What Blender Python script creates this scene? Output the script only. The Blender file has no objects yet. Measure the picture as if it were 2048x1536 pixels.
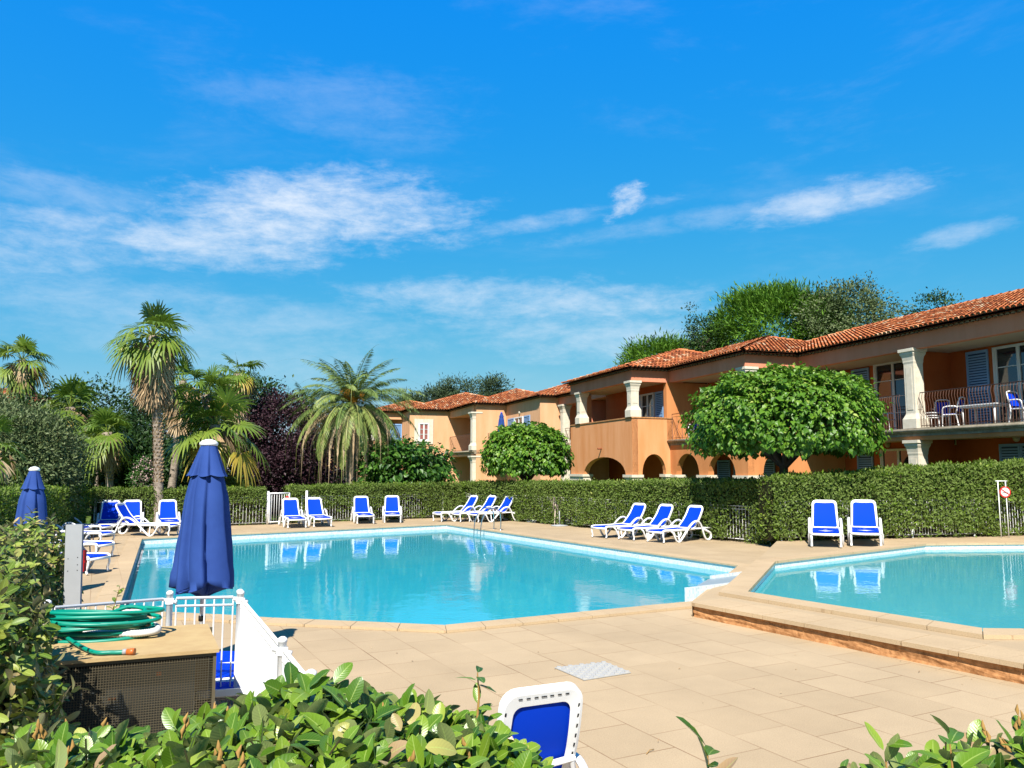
import bpy, bmesh, math, random
import numpy as np
from mathutils import Vector, Matrix
R = math.radians
random.seed(7); rng = np.random.default_rng(7)
sc = bpy.context.scene
col = sc.collection
# ------------------------------------------------------------------ camera
F_PX, CAM_H = 1600.0, 2.05
PITCH = math.atan(172 / F_PX)
cam = bpy.data.cameras.new('camera'); cam.sensor_width = 36; cam.lens = 36 * F_PX / 2048
cam.clip_start = 0.05; cam.clip_end = 3000
co = bpy.data.objects.new('camera', cam); col.objects.link(co)
co.location = (0, 0, CAM_H); co.rotation_euler = (math.pi / 2 + PITCH, 0, 0)
sc.camera = co
# ------------------------------------------------------------------ light
SUN = Vector((-.11, -.66, .735)).normalized()           # towards the sun
sun = bpy.data.lights.new('sun', 'SUN'); sun.energy = 5.0; sun.angle = R(.5); sun.color = (1, .95, .87)
so = bpy.data.objects.new('sun', sun); col.objects.link(so)
so.rotation_euler = SUN.to_track_quat('Z', 'Y').to_euler(); so.location = (0, 0, 30)
sc.view_settings.view_transform = 'Standard'; sc.view_settings.look = 'None'
sc.view_settings.exposure = 1.0; sc.view_settings.gamma = 1.0
sc.render.engine = 'CYCLES'
sc.cycles.max_bounces = 8; sc.cycles.transparent_max_bounces = 12
# ------------------------------------------------------------------ sky
wd = bpy.data.worlds.new('World'); sc.world = wd; wd.use_nodes = True
nt = wd.node_tree; nt.nodes.clear()
def N(t, **k):
    n = nt.nodes.new(t)
    for a, b in k.items(): setattr(n, a, b)
    return n
def L(a, b): nt.links.new(a, b)
def M(op, a, b=None, c=None, clamp=False):
    n = N('ShaderNodeMath', operation=op, use_clamp=clamp)
    for i, v in enumerate((a, b, c)):
        if v is None: continue
        if isinstance(v, (int, float)): n.inputs[i].default_value = v
        else: L(v, n.inputs[i])
    return n.outputs[0]
wo = N('ShaderNodeOutputWorld'); bg = N('ShaderNodeBackground'); bg.inputs[1].default_value = .115
sky = N('ShaderNodeTexSky', sky_type='NISHITA', sun_disc=False)
sky.sun_elevation = math.asin(SUN.z); sky.sun_rotation = math.atan2(SUN.x, SUN.y)
sky.altitude = 0; sky.air_density = 1.0; sky.dust_density = .25; sky.ozone_density = 2.5
hs = N('ShaderNodeHueSaturation'); hs.inputs['Saturation'].default_value = 1.42; hs.inputs['Value'].default_value = 1.12
hs.inputs['Hue'].default_value = .492
L(sky.outputs[0], hs.inputs['Color'])
sc3 = N('ShaderNodeSeparateColor'); L(hs.outputs[0], sc3.inputs[0]); cc3 = N('ShaderNodeCombineColor')
for i_, (k_, e_) in enumerate(((.304, 1.0), (.331, .456), (.396, -.13))):   # the deep azure of this camera's sky
    L(M('MULTIPLY', M('POWER', M('MULTIPLY', sc3.outputs[i_], .115), e_), k_ / .115), cc3.inputs[i_])
tc = N('ShaderNodeTexCoord'); sep = N('ShaderNodeSeparateXYZ'); L(tc.outputs['Generated'], sep.inputs[0])
az = M('ARCTAN2', sep.outputs[0], sep.outputs[1]); el = M('ARCSINE', sep.outputs[2])
cv = N('ShaderNodeCombineXYZ'); L(az, cv.inputs[0]); L(el, cv.inputs[1])
def cnoise(scale, sx, sy, rot, detail=9, rough=.6, dist=0.0):
    mp = N('ShaderNodeMapping'); L(cv.outputs[0], mp.inputs[0])
    mp.inputs['Rotation'].default_value = (0, 0, rot); mp.inputs['Scale'].default_value = (sx, sy, 1)
    n = N('ShaderNodeTexNoise'); L(mp.outputs[0], n.inputs[0])
    n.inputs['Scale'].default_value = scale; n.inputs['Detail'].default_value = detail
    n.inputs['Roughness'].default_value = rough; n.inputs['Distortion'].default_value = dist
    return n.outputs[0]
warp = cnoise(3.2, 1, 2.2, -.1, 6, .6)
streak = cnoise(5.0, 1, 4.2, -.13, 10, .66, .35)
fine = cnoise(26, 1, 2.2, -.3, 8, .7, .2)
def blob(px, py, rx, ry, rot, amt, tex, lo, hi):
    a0 = math.atan((px - 1024) / F_PX); e0 = math.atan((940 - py) / F_PX * math.cos(a0)) * 1.0
    mp = N('ShaderNodeMapping', vector_type='TEXTURE'); L(cv.outputs[0], mp.inputs[0])
    mp.inputs['Location'].default_value = (a0, e0, 0); mp.inputs['Rotation'].default_value = (0, 0, rot)
    mp.inputs['Scale'].default_value = (rx / F_PX, ry / F_PX, 1)
    ln = N('ShaderNodeVectorMath', operation='LENGTH'); L(mp.outputs[0], ln.inputs[0])
    f = M('SUBTRACT', 1.0, M('MULTIPLY', ln.outputs['Value'], 1.0), clamp=True)
    f = M('SMOOTH_MIN', M('MULTIPLY', f, 1.5), 1.0, .3)
    mr = N('ShaderNodeMapRange', interpolation_type='SMOOTHSTEP')
    L(M('ADD', M('MULTIPLY', f, .62), M('MULTIPLY', M('SUBTRACT', tex, .5), 2.3)), mr.inputs[0]); mr.inputs[1].default_value = lo - .52; mr.inputs[2].default_value = hi + .08
    return M('MULTIPLY', M('MULTIPLY', mr.outputs[0], amt), M('MULTIPLY', f, 2.4, clamp=True))
mixt = M('ADD', M('MULTIPLY', streak, .62), M('MULTIPLY', fine, .38))
blobs = [blob(600, 425, 480, 135, .05, .95, mixt, .66, 1.08), blob(160, 470, 380, 90, .10, .6, mixt, .68, 1.1), blob(470, 470, 540, 85, .10, .8, mixt, .66, 1.05),
         blob(40, 510, 260, 45, .12, .5, mixt, .66, 1.0), blob(1130, 425, 330, 26, .13, .42, mixt, .68, 1.0), blob(1265, 370, 50, 28, .3, .62, fine, .62, .95),
         blob(1255, 402, 64, 26, .5, .55, fine, .62, .95),
         blob(1680, 385, 260, 50, .10, .68, mixt, .62, 1.0), blob(1945, 455, 130, 30, .12, .40, mixt, .68, 1.0), blob(1400, 430, 420, 32, .1, .28, mixt, .62, 1.0),
         blob(1050, 600, 560, 75, -.02, .62, mixt, .66, 1.05), blob(1180, 670, 420, 90, -.1, .52, mixt, .62, 1.05), blob(350, 620, 700, 90, -.06, .34, mixt, .64, 1.05),
         blob(130, 370, 330, 60, 0, .30, mixt, .66, 1.1), blob(650, 190, 400, 110, 0, .16, mixt, .62, 1.1), blob(420, 690, 600, 80, -.1, .25, mixt, .62, 1.05)]
tot = blobs[0]
for b in blobs[1:]: tot = M('MAXIMUM', tot, b)
gl = cnoise(3.0, 1, 3.5, -.1, 9, .65, .3)
mr = N('ShaderNodeMapRange', interpolation_type='SMOOTHSTEP'); L(gl, mr.inputs[0]); mr.inputs[1].default_value = .5; mr.inputs[2].default_value = .85
tot = M('MAXIMUM', tot, M('MULTIPLY', mr.outputs[0], .14))
mx = N('ShaderNodeMix', data_type='RGBA'); L(tot, mx.inputs['Factor']); L(cc3.outputs[0], mx.inputs['A']); mx.inputs['B'].default_value = (3.9, 4.2, 4.6, 1)
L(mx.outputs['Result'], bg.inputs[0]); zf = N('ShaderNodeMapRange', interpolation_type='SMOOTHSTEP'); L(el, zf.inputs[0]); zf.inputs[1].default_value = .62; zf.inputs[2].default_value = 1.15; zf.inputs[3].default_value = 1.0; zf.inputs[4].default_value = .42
zs = N('ShaderNodeVectorMath', operation='SCALE'); L(mx.outputs['Result'], zs.inputs[0]); L(zf.outputs[0], zs.inputs['Scale']); L(zs.outputs[0], bg.inputs[0])   # sky dimmed above the view on purpose, less fill, darker shadows
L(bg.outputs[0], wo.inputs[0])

# ------------------------------------------------------------------ where things stand
def ray(px, py):
    cx = (px - 1024) / F_PX; cy = (768 - py) / F_PX
    return (cx, math.cos(PITCH) - cy * math.sin(PITCH), math.sin(PITCH) + cy * math.cos(PITCH))
def G(px, py, z=0.0):
    r = ray(px, py); t = (z - CAM_H) / r[2]
    return Vector((r[0] * t, r[1] * t, z))
def P(px, py, Y):
    r = ray(px, py); t = Y / r[1]
    return Vector((r[0] * t, Y, CAM_H + r[2] * t))
# the apartment row: u runs along the row away from the pool terrace, w sticks out towards the pool
BE = Vector((-.3219, .9468, 0)); BN = Vector((-.9468, -.3219, 0)); BO = Vector((13.22, 20.5, 0))
BS = 1.2                                                # metres per unit of the row's drawing
BO2 = Vector((15.86, 24.6, CAM_H * (1 - BS)))
def B(u, w, z): return BO2 + (BE * u + BN * w + Vector((0, 0, z))) * BS
def FU(px, py, w):
    r = ray(px, py); o = BO + BN * w; t = (o.x * BN.x + o.y * BN.y) / (r[0] * BN.x + r[1] * BN.y)
    d = Vector((r[0] * t, r[1] * t, 0)) - o
    return d.dot(BE), CAM_H + r[2] * t
def KW(px, py, u):
    r = ray(px, py); o = BO + BE * u; t = (o.x * BE.x + o.y * BE.y) / (r[0] * BE.x + r[1] * BE.y)
    d = Vector((r[0] * t, r[1] * t, 0)) - o
    return d.dot(BN), CAM_H + r[2] * t

# ------------------------------------------------------------------ materials
MATS = {}
def mat(name, c, rough=.6, spec=.3, c2=None, nscale=3.0, namt=1.0, bump=0.0, bscale=40.0, metal=0.0, tint=None, transl=0.0, under=None, coat=0.0, detail=6, lo=.35, hi=.68, veins=False, stretch=None):
    K = .73 if not metal else 1
    dk = lambda q: tuple(v * K for v in q)
    if tint is None: c = dk(c); c2 = dk(c2) if c2 else None
    else: tint = [(a_, dk(b_)) for a_, b_ in tint]
    under = dk(under) if under else None
    m = bpy.data.materials.new(name); m.use_nodes = True; t = m.node_tree; t.nodes.clear()
    def n(ty, **k):
        x = t.nodes.new(ty)
        for a, b in k.items(): setattr(x, a, b)
        return x
    out = n('ShaderNodeOutputMaterial'); p = n('ShaderNodeBsdfPrincipled')
    p.inputs['Roughness'].default_value = rough; p.inputs['Specular IOR Level'].default_value = spec
    p.inputs['Metallic'].default_value = metal; p.inputs['Coat Weight'].default_value = coat
    cur = n('ShaderNodeRGB'); cur.outputs[0].default_value = (*c, 1); cur = cur.outputs[0]
    tcx = n('ShaderNodeTexCoord')
    if c2 is not None:
        nz = n('ShaderNodeTexNoise'); nz.inputs['Scale'].default_value = nscale; nz.inputs['Detail'].default_value = detail; nz.inputs['Roughness'].default_value = .62
        if stretch: mp_ = n('ShaderNodeMapping'); mp_.inputs['Scale'].default_value = stretch; t.links.new(tcx.outputs['Object'], mp_.inputs[0]); t.links.new(mp_.outputs[0], nz.inputs[0])
        else: t.links.new(tcx.outputs['Object'], nz.inputs[0])
        mr = n('ShaderNodeMapRange'); mr.inputs[1].default_value = lo; mr.inputs[2].default_value = hi; mr.inputs[4].default_value = namt
        t.links.new(nz.outputs[0], mr.inputs[0])
        x = n('ShaderNodeMix', data_type='RGBA'); t.links.new(mr.outputs[0], x.inputs['Factor']); t.links.new(cur, x.inputs['A']); x.inputs['B'].default_value = (*c2, 1)
        cur = x.outputs['Result']
    if tint is not None:                      # list of (pos, colour): each leaf / tile / board has its own colour
        at = n('ShaderNodeAttribute'); at.attribute_name = 'tint'
        rp = n('ShaderNodeValToRGB'); e = rp.color_ramp.elements
        e[0].position = tint[0][0]; e[0].color = (*tint[0][1], 1); e[1].position = tint[-1][0]; e[1].color = (*tint[-1][1], 1)
        for ps, cc in tint[1:-1]:
            q = e.new(ps); q.color = (*cc, 1)
        t.links.new(at.outputs['Fac'], rp.inputs[0])
        if c2 is not None:
            x = n('ShaderNodeMix', data_type='RGBA', blend_type='MULTIPLY'); x.inputs['Factor'].default_value = 1
            t.links.new(rp.outputs[0], x.inputs['A']); t.links.new(cur, x.inputs['B']); cur = x.outputs['Result']
        else: cur = rp.outputs[0]
    if under is not None:
        ge = n('ShaderNodeNewGeometry'); x = n('ShaderNodeMix', data_type='RGBA'); t.links.new(ge.outputs['Backfacing'], x.inputs['Factor'])
        t.links.new(cur, x.inputs['A']); x.inputs['B'].default_value = (*under, 1); cur = x.outputs['Result']
    if veins:
        va = n('ShaderNodeAttribute'); va.attribute_name = 'vein'; sv = n('ShaderNodeSeparateXYZ'); t.links.new(va.outputs['Vector'], sv.inputs[0])
        def mm(op, a, b):
            q = n('ShaderNodeMath', operation=op)
            for i, v in enumerate((a, b)):
                if isinstance(v, (int, float)): q.inputs[i].default_value = v
                else: t.links.new(v, q.inputs[i])
            return q.outputs[0]
        sp = mm('SINE', mm('MULTIPLY', mm('SUBTRACT', sv.outputs[1], mm('MULTIPLY', sv.outputs[0], .22)), 58), 0)
        side = mm('MULTIPLY', mm('GREATER_THAN', sp, .88), .07); rib = mm('LESS_THAN', sv.outputs[0], .07)
        vf = mm('MAXIMUM', side, mm('MULTIPLY', rib, .5)); x = n('ShaderNodeMix', data_type='RGBA'); t.links.new(vf, x.inputs['Factor']); t.links.new(cur, x.inputs['A']); x.inputs['B'].default_value = (.36, .46, .12, 1); cur = x.outputs['Result']
        bp = n('ShaderNodeBump'); bp.inputs['Strength'].default_value = .10; bp.inputs['Distance'].default_value = .0015; t.links.new(sp, bp.inputs['Height']); t.links.new(bp.outputs[0], p.inputs['Normal'])
    t.links.new(cur, p.inputs['Base Color'])
    if bump:
        bz = n('ShaderNodeTexNoise'); bz.inputs['Scale'].default_value = bscale; bz.inputs['Detail'].default_value = 5
        t.links.new(tcx.outputs['Object'], bz.inputs[0]); bp = n('ShaderNodeBump'); bp.inputs['Strength'].default_value = bump; bp.inputs['Distance'].default_value = .02
        t.links.new(bz.outputs[0], bp.inputs['Height']); t.links.new(bp.outputs[0], p.inputs['Normal'])
    if transl:
        tr = n('ShaderNodeBsdfTranslucent'); t.links.new(cur, tr.inputs[0]); ms = n('ShaderNodeMixShader'); ms.inputs[0].default_value = transl
        t.links.new(p.outputs[0], ms.inputs[1]); t.links.new(tr.outputs[0], ms.inputs[2]); t.links.new(ms.outputs[0], out.inputs[0])
    else: t.links.new(p.outputs[0], out.inputs[0])
    MATS[name] = m
    return m
mat('render_orange', (.74, .31, .12), .9, .1, (.62, .24, .085), 1.6, bump=.25, bscale=30, stretch=(1, 1, .2))
mat('render_salmon', (.84, .32, .19), .9, .1, (.74, .26, .14), 1.6, bump=.25, bscale=30, stretch=(1, 1, .2))
mat('render_ochre', (.86, .41, .19), .9, .1, (.74, .30, .11), 1.6, bump=.25, bscale=30, stretch=(1, 1, .18))
mat('render_peach', (.84, .48, .27), .9, .1, (.76, .40, .20), 1.6, bump=.25, bscale=30, stretch=(1, 1, .2))
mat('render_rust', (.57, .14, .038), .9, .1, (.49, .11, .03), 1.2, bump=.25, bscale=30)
mat('stone', (.80, .73, .59), .85, .15, (.70, .62, .48), 5, bump=.2, bscale=40)
mat('slab_stone', (.42, .36, .26), .9, .15, (.24, .20, .14), 6, bump=.3, bscale=40)
mat('soffit', (.62, .48, .33), .9, .1)
mat('tile', (1, 1, 1), .85, .15, (.42, .40, .38), 2.2, tint=[(0, (.26, .08, .035)), (.4, (.50, .14, .05)), (.75, (.66, .24, .09)), (1, (.66, .44, .27))], lo=.5, hi=.75)
mat('tile_under', (.20, .075, .035), .95, .1, (.09, .05, .03), 4)
mat('mortar', (.42, .33, .23), .95, .1, (.12, .09, .06), 12)
mat('shutter_blue', (.27, .46, .74), .5, .3)
mat('white_paint', (.80, .80, .77), .4, .4)
mat('glass', (.015, .02, .03), .04, .9)
mat('curtain', (.34, .12, .1), .9, .1)
mat('iron', (.16, .075, .05), .6, .3)
mat('dark_room', (.035, .03, .03), .9, .1)
mat('white_plastic', (.95, .95, .94), .35, .45)
mat('fence_white', (.98, .98, .96), .4, .4, (.85, .78, .68), 9, namt=.5, lo=.55, hi=.8)
mat('sling_blue', (.002, .05, .62), .7, .06, bump=.1, bscale=300)
mat('canvas_blue', (.036, .085, .31), .8, .1, (.028, .066, .255), 2.5, bump=.12, bscale=260)
mat('chrome', (.7, .7, .7), .12, .5, metal=1)
mat('grey_metal', (.42, .43, .44), .55, .3, (.37, .38, .39), 3)
mat('red_plastic', (.62, .02, .02), .5, .3)
mat('hose_green', (.0, .30, .20), .4, .4, (.0, .24, .17), 4)
mat('hose_white', (.75, .74, .70), .5, .3)
mat('grey_mosaic', (.28, .36, .41), .4, .3, (.36, .43, .46), 60)
mat('dark_wood', (.12, .085, .05), .9, .1, (.07, .05, .03), 5)
mat('cover_white', (.47, .46, .43), .6, .2)
mat('shutter_gap', (.05, .10, .2), .8, .1)
mat('orange_plastic', (.62, .16, .03), .4, .4)
mat('box_top', (.58, .42, .20), .85, .15, (.50, .34, .16), 6, bump=.15, bscale=80)
mat('mesh_gold', (.12, .10, .06), .5, .4)
mat('unit_grey', (.06, .066, .066), .6, .3)
mat('rust', (.30, .10, .05), .9, .1)
mat('black_hole', (.02, .02, .02), .9, .1)
mat('brick_face', (.66, .33, .14), .95, .08, (.36, .16, .06), 14, bump=.5, bscale=22)
mat('bark_palm', (.40, .33, .26), .95, .1, (.20, .155, .12), 9, bump=.7, bscale=20)
mat('bark', (.13, .10, .075), .95, .1, (.06, .045, .035), 6, bump=.5, bscale=20)
mat('dead_frond', (1, 1, 1), .9, .1, tint=[(0, (.24, .15, .08)), (.5, (.50, .34, .19)), (1, (.68, .52, .32))], transl=.15)
mat('fan_green', (1, 1, 1), .45, .4, tint=[(0, (.06, .13, .012)), (.5, (.15, .25, .025)), (.85, (.28, .36, .05)), (1, (.55, .40, .06))], transl=.3)
mat('date_green', (1, 1, 1), .5, .35, tint=[(0, (.10, .17, .035)), (.5, (.24, .32, .075)), (.85, (.40, .41, .12)), (1, (.52, .42, .18))], transl=.2)
mat('fruit_stalk', (.70, .30, .03), .7, .2)
mat('mulberry_leaf', (1, 1, 1), .42, .35, tint=[(0, (.05, .14, .01)), (.5, (.12, .27, .018)), (.85, (.24, .40, .04)), (1, (.48, .58, .13))], transl=.32)
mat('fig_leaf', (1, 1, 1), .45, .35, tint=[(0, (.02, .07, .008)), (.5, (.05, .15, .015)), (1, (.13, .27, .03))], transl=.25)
mat('pine_leaf', (1, 1, 1), .6, .2, tint=[(0, (.05, .13, .012)), (.5, (.11, .25, .018)), (1, (.20, .36, .04))], transl=.25)
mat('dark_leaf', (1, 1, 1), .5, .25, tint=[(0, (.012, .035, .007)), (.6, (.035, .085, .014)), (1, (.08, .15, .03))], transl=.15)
mat('grey_leaf', (1, 1, 1), .6, .25, tint=[(0, (.06, .10, .03)), (.6, (.15, .20, .075)), (1, (.30, .35, .17))], transl=.2)
mat('cypress_leaf', (1, 1, 1), .7, .2, tint=[(0, (.03, .055, .025)), (.6, (.06, .10, .04)), (1, (.11, .15, .07))], transl=.1)
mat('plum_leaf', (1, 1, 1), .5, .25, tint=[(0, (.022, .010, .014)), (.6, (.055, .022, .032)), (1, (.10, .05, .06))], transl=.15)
mat('hedge_leaf', (1, 1, 1), .6, .18, tint=[(0, (.05, .12, .008)), (.5, (.15, .26, .018)), (.85, (.28, .42, .04)), (1, (.50, .54, .15))], transl=.25, under=(.17, .24, .05))
mat('laurel_leaf', (1, 1, 1), .34, .45, tint=[(0, (.04, .12, .008)), (.4, (.12, .25, .015)), (.7, (.24, .37, .03)), (.88, (.44, .50, .07)), (.95, (.50, .36, .18)), (1, (.46, .30, .16))], transl=.25, under=(.30, .36, .12), veins=True)
mat('side_leaf', (1, 1, 1), .45, .35, tint=[(0, (.05, .10, .012)), (.4, (.13, .22, .02)), (.75, (.32, .38, .06)), (1, (.52, .38, .16))], transl=.2, under=(.26, .25, .13), veins=True)
mat('twig', (.07, .05, .03), .95, .1)
mat('bud', (.42, .24, .07), .8, .2)
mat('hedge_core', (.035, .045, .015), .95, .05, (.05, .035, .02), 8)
mat('pink_flower', (.72, .50, .46), .7, .2, transl=.2)
mat('dry_branch', (.55, .45, .36), .95, .1)
mat('grass', (.07, .14, .02), .95, .1, (.12, .17, .04), .7, bump=.4, bscale=30)
mat('light_globe', (.55, .48, .36), .4, .4)
mat('concrete', (.40, .33, .24), .9, .1, (.30, .25, .18), 4)

def node_mat(name):
    m = bpy.data.materials.new(name); m.use_nodes = True; t = m.node_tree; t.nodes.clear(); MATS[name] = m
    def n(ty, **k):
        x = t.nodes.new(ty)
        for a, b in k.items(): setattr(x, a, b)
        return x
    return m, t, n, (lambda a, b: t.links.new(a, b))
def paving(name, c1, c2, cj, ang, bw, rh, off=.5, mortar=.007, loc=(0, 0, 0)):
    m, t, n, l = node_mat(name)
    tx = n('ShaderNodeTexCoord'); mp = n('ShaderNodeMapping'); l(tx.outputs['Object'], mp.inputs[0]); mp.inputs['Rotation'].default_value = (0, 0, ang); mp.inputs['Location'].default_value = loc
    br = n('ShaderNodeTexBrick'); l(mp.outputs[0], br.inputs[0]); br.offset = off; br.squash = 1
    br.inputs['Scale'].default_value = 1; br.inputs['Brick Width'].default_value = bw; br.inputs['Row Height'].default_value = rh
    br.inputs['Mortar Size'].default_value = mortar; br.inputs['Mortar Smooth'].default_value = .3; br.inputs['Bias'].default_value = 0
    br.inputs['Color1'].default_value = (*c1, 1); br.inputs['Color2'].default_value = (*c2, 1); br.inputs['Mortar'].default_value = (*cj, 1)
    # joints come and go
    jn = n('ShaderNodeTexNoise'); jn.inputs['Scale'].default_value = .9; jn.inputs['Detail'].default_value = 4; l(tx.outputs['Object'], jn.inputs[0])
    # stains
    sn = n('ShaderNodeTexNoise'); sn.inputs['Scale'].default_value = .55; sn.inputs['Detail'].default_value = 8; sn.inputs['Roughness'].default_value = .65; l(tx.outputs['Object'], sn.inputs[0])
    gr = n('ShaderNodeTexNoise'); gr.inputs['Scale'].default_value = 95; gr.inputs['Detail'].default_value = 3; l(tx.outputs['Object'], gr.inputs[0])
    jm = n('ShaderNodeMapRange'); l(jn.outputs[0], jm.inputs[0]); jm.inputs[1].default_value = .38; jm.inputs[2].default_value = .62; jm.inputs[3].default_value = .2; jm.inputs[4].default_value = .95
    fm = n('ShaderNodeMath', operation='MULTIPLY'); l(br.outputs['Fac'], fm.inputs[0]); l(jm.outputs[0], fm.inputs[1])
    plain = n('ShaderNodeTexBrick'); l(mp.outputs[0], plain.inputs[0]); plain.offset = off
    plain.inputs['Scale'].default_value = 1; plain.inputs['Brick Width'].default_value = bw; plain.inputs['Row Height'].default_value = rh; plain.inputs['Mortar Size'].default_value = 0
    plain.inputs['Color1'].default_value = (*c1, 1); plain.inputs['Color2'].default_value = (*c2, 1); plain.inputs['Mortar'].default_value = (*c1, 1)
    mj = n('ShaderNodeMix', data_type='RGBA'); l(fm.outputs[0], mj.inputs['Factor']); l(plain.outputs[0], mj.inputs['A']); mj.inputs['B'].default_value = (*cj, 1)
    a = n('ShaderNodeMapRange'); l(sn.outputs[0], a.inputs[0]); a.inputs[1].default_value = .3; a.inputs[2].default_value = .72; a.inputs[3].default_value = 1.06; a.inputs[4].default_value = .82
    b = n('ShaderNodeMapRange'); l(gr.outputs[0], b.inputs[0]); b.inputs[1].default_value = .25; b.inputs[2].default_value = .75; b.inputs[3].default_value = .84; b.inputs[4].default_value = 1.12
    ab = n('ShaderNodeMath', operation='MULTIPLY'); l(a.outputs[0], ab.inputs[0]); l(b.outputs[0], ab.inputs[1])
    v = n('ShaderNodeVectorMath', operation='SCALE'); l(mj.outputs['Result'], v.inputs[0]); l(ab.outputs[0], v.inputs['Scale'])
    p = n('ShaderNodeBsdfPrincipled'); p.inputs['Roughness'].default_value = .85; p.inputs['Specular IOR Level'].default_value = .15; l(v.outputs[0], p.inputs['Base Color'])
    bp = n('ShaderNodeBump'); bp.inputs['Strength'].default_value = .35; bp.inputs['Distance'].default_value = .004
    hh = n('ShaderNodeMath', operation='SUBTRACT'); l(gr.outputs[0], hh.inputs[0]); l(fm.outputs[0], hh.inputs[1]); l(hh.outputs[0], bp.inputs['Height']); l(bp.outputs[0], p.inputs['Normal'])
    o = n('ShaderNodeOutputMaterial'); l(p.outputs[0], o.inputs[0])
ANG = math.atan2(.889, -.458)
paving('deck', (.408, .306, .188), (.372, .277, .168), (.22, .135, .07), -ANG, .62, .56, .5, .0065)
paving('platform', (.40, .30, .183), (.382, .282, .17), (.27, .18, .10), -ANG + R(-3), 1.1, .8, .4, .005)
paving('coping', (.44, .325, .195), (.425, .31, .185), (.29, .19, .105), -ANG, .5, .5, 0, .004)
def mosaic():
    m, t, n, l = node_mat('mosaic')
    tx = n('ShaderNodeTexCoord'); v = n('ShaderNodeTexVoronoi', feature='F1', distance='CHEBYCHEV'); v.inputs['Scale'].default_value = 30; v.inputs['Randomness'].default_value = .15
    l(tx.outputs['Object'], v.inputs[0]); s = n('ShaderNodeSeparateColor'); l(v.outputs['Color'], s.inputs[0])
    rp = n('ShaderNodeValToRGB'); l(s.outputs[0], rp.inputs[0]); e = rp.color_ramp.elements
    e[0].position = 0; e[0].color = (.38, .47, .50, 1); e[1].position = 1; e[1].color = (.63, .63, .59, 1)
    q = e.new(.35); q.color = (.54, .59, .58, 1); q = e.new(.7); q.color = (.60, .61, .58, 1)
    p = n('ShaderNodeBsdfPrincipled'); p.inputs['Roughness'].default_value = .3; l(rp.outputs[0], p.inputs['Base Color'])
    o = n('ShaderNodeOutputMaterial'); l(p.outputs[0], o.inputs[0])
mosaic()
def basin(name, c):
    m, t, n, l = node_mat(name); p = n('ShaderNodeBsdfPrincipled'); p.inputs['Roughness'].default_value = .6
    tx = n('ShaderNodeTexCoord'); nz = n('ShaderNodeTexNoise'); nz.inputs['Scale'].default_value = 1.3; nz.inputs['Detail'].default_value = 4; l(tx.outputs['Object'], nz.inputs[0])
    x = n('ShaderNodeMix', data_type='RGBA'); l(nz.outputs[0], x.inputs['Factor']); x.inputs['A'].default_value = (*c, 1); x.inputs['B'].default_value = (c[0] * .7, c[1] * .85, c[2] * .9, 1)
    l(x.outputs['Result'], p.inputs['Base Color']); o = n('ShaderNodeOutputMaterial'); l(p.outputs[0], o.inputs[0])
basin('basin_tile', (.22, .46, .52)); basin('basin_shallow', (.36, .56, .60))
def water(name, body, clear, tintc):
    m, t, n, l = node_mat(name); tx = n('ShaderNodeTexCoord')
    def nz(s, sx, sy, d):
        mp = n('ShaderNodeMapping'); l(tx.outputs['Object'], mp.inputs[0]); mp.inputs['Scale'].default_value = (sx, sy, 1)
        q = n('ShaderNodeTexNoise'); l(mp.outputs[0], q.inputs[0]); q.inputs['Scale'].default_value = s; q.inputs['Detail'].default_value = d; return q.outputs[0]
    a = nz(2.2, 1, .8, 3); b = nz(11, 1, 1, 3)
    ad = n('ShaderNodeMath', operation='MULTIPLY_ADD'); l(b, ad.inputs[0]); ad.inputs[1].default_value = .22; l(a, ad.inputs[2])
    bp = n('ShaderNodeBump'); bp.inputs['Strength'].default_value = .16; bp.inputs['Distance'].default_value = .03; l(ad.outputs[0], bp.inputs['Height'])
    tr = n('ShaderNodeBsdfTransparent'); tr.inputs[0].default_value = (*tintc, 1)
    df = n('ShaderNodeBsdfDiffuse')
    big = nz(.35, 1, 1, 4); cm = n('ShaderNodeMix', data_type='RGBA'); l(big, cm.inputs['Factor']); cm.inputs['A'].default_value = (*body, 1); cm.inputs['B'].default_value = (body[0] * .75, body[1] * 1.1, body[2] * 1.05, 1); l(cm.outputs['Result'], df.inputs[0])
    m1 = n('ShaderNodeMixShader'); m1.inputs[0].default_value = clear; l(df.outputs[0], m1.inputs[1]); l(tr.outputs[0], m1.inputs[2])
    gl = n('ShaderNodeBsdfGlossy'); gl.inputs['Roughness'].default_value = .015; l(bp.outputs[0], gl.inputs['Normal'])
    fr = n('ShaderNodeFresnel'); fr.inputs['IOR'].default_value = 1.33; l(bp.outputs[0], fr.inputs['Normal'])
    m2 = n('ShaderNodeMixShader'); l(fr.outputs[0], m2.inputs[0]); l(m1.outputs[0], m2.inputs[1]); l(gl.outputs[0], m2.inputs[2])
    o = n('ShaderNodeOutputMaterial'); l(m2.outputs[0], o.inputs[0])
water('pool_water', (.03, .42, .555), .36, (.30, .82, .90)); water('shallow_water', (.07, .47, .58), .40, (.50, .90, .95))

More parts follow.
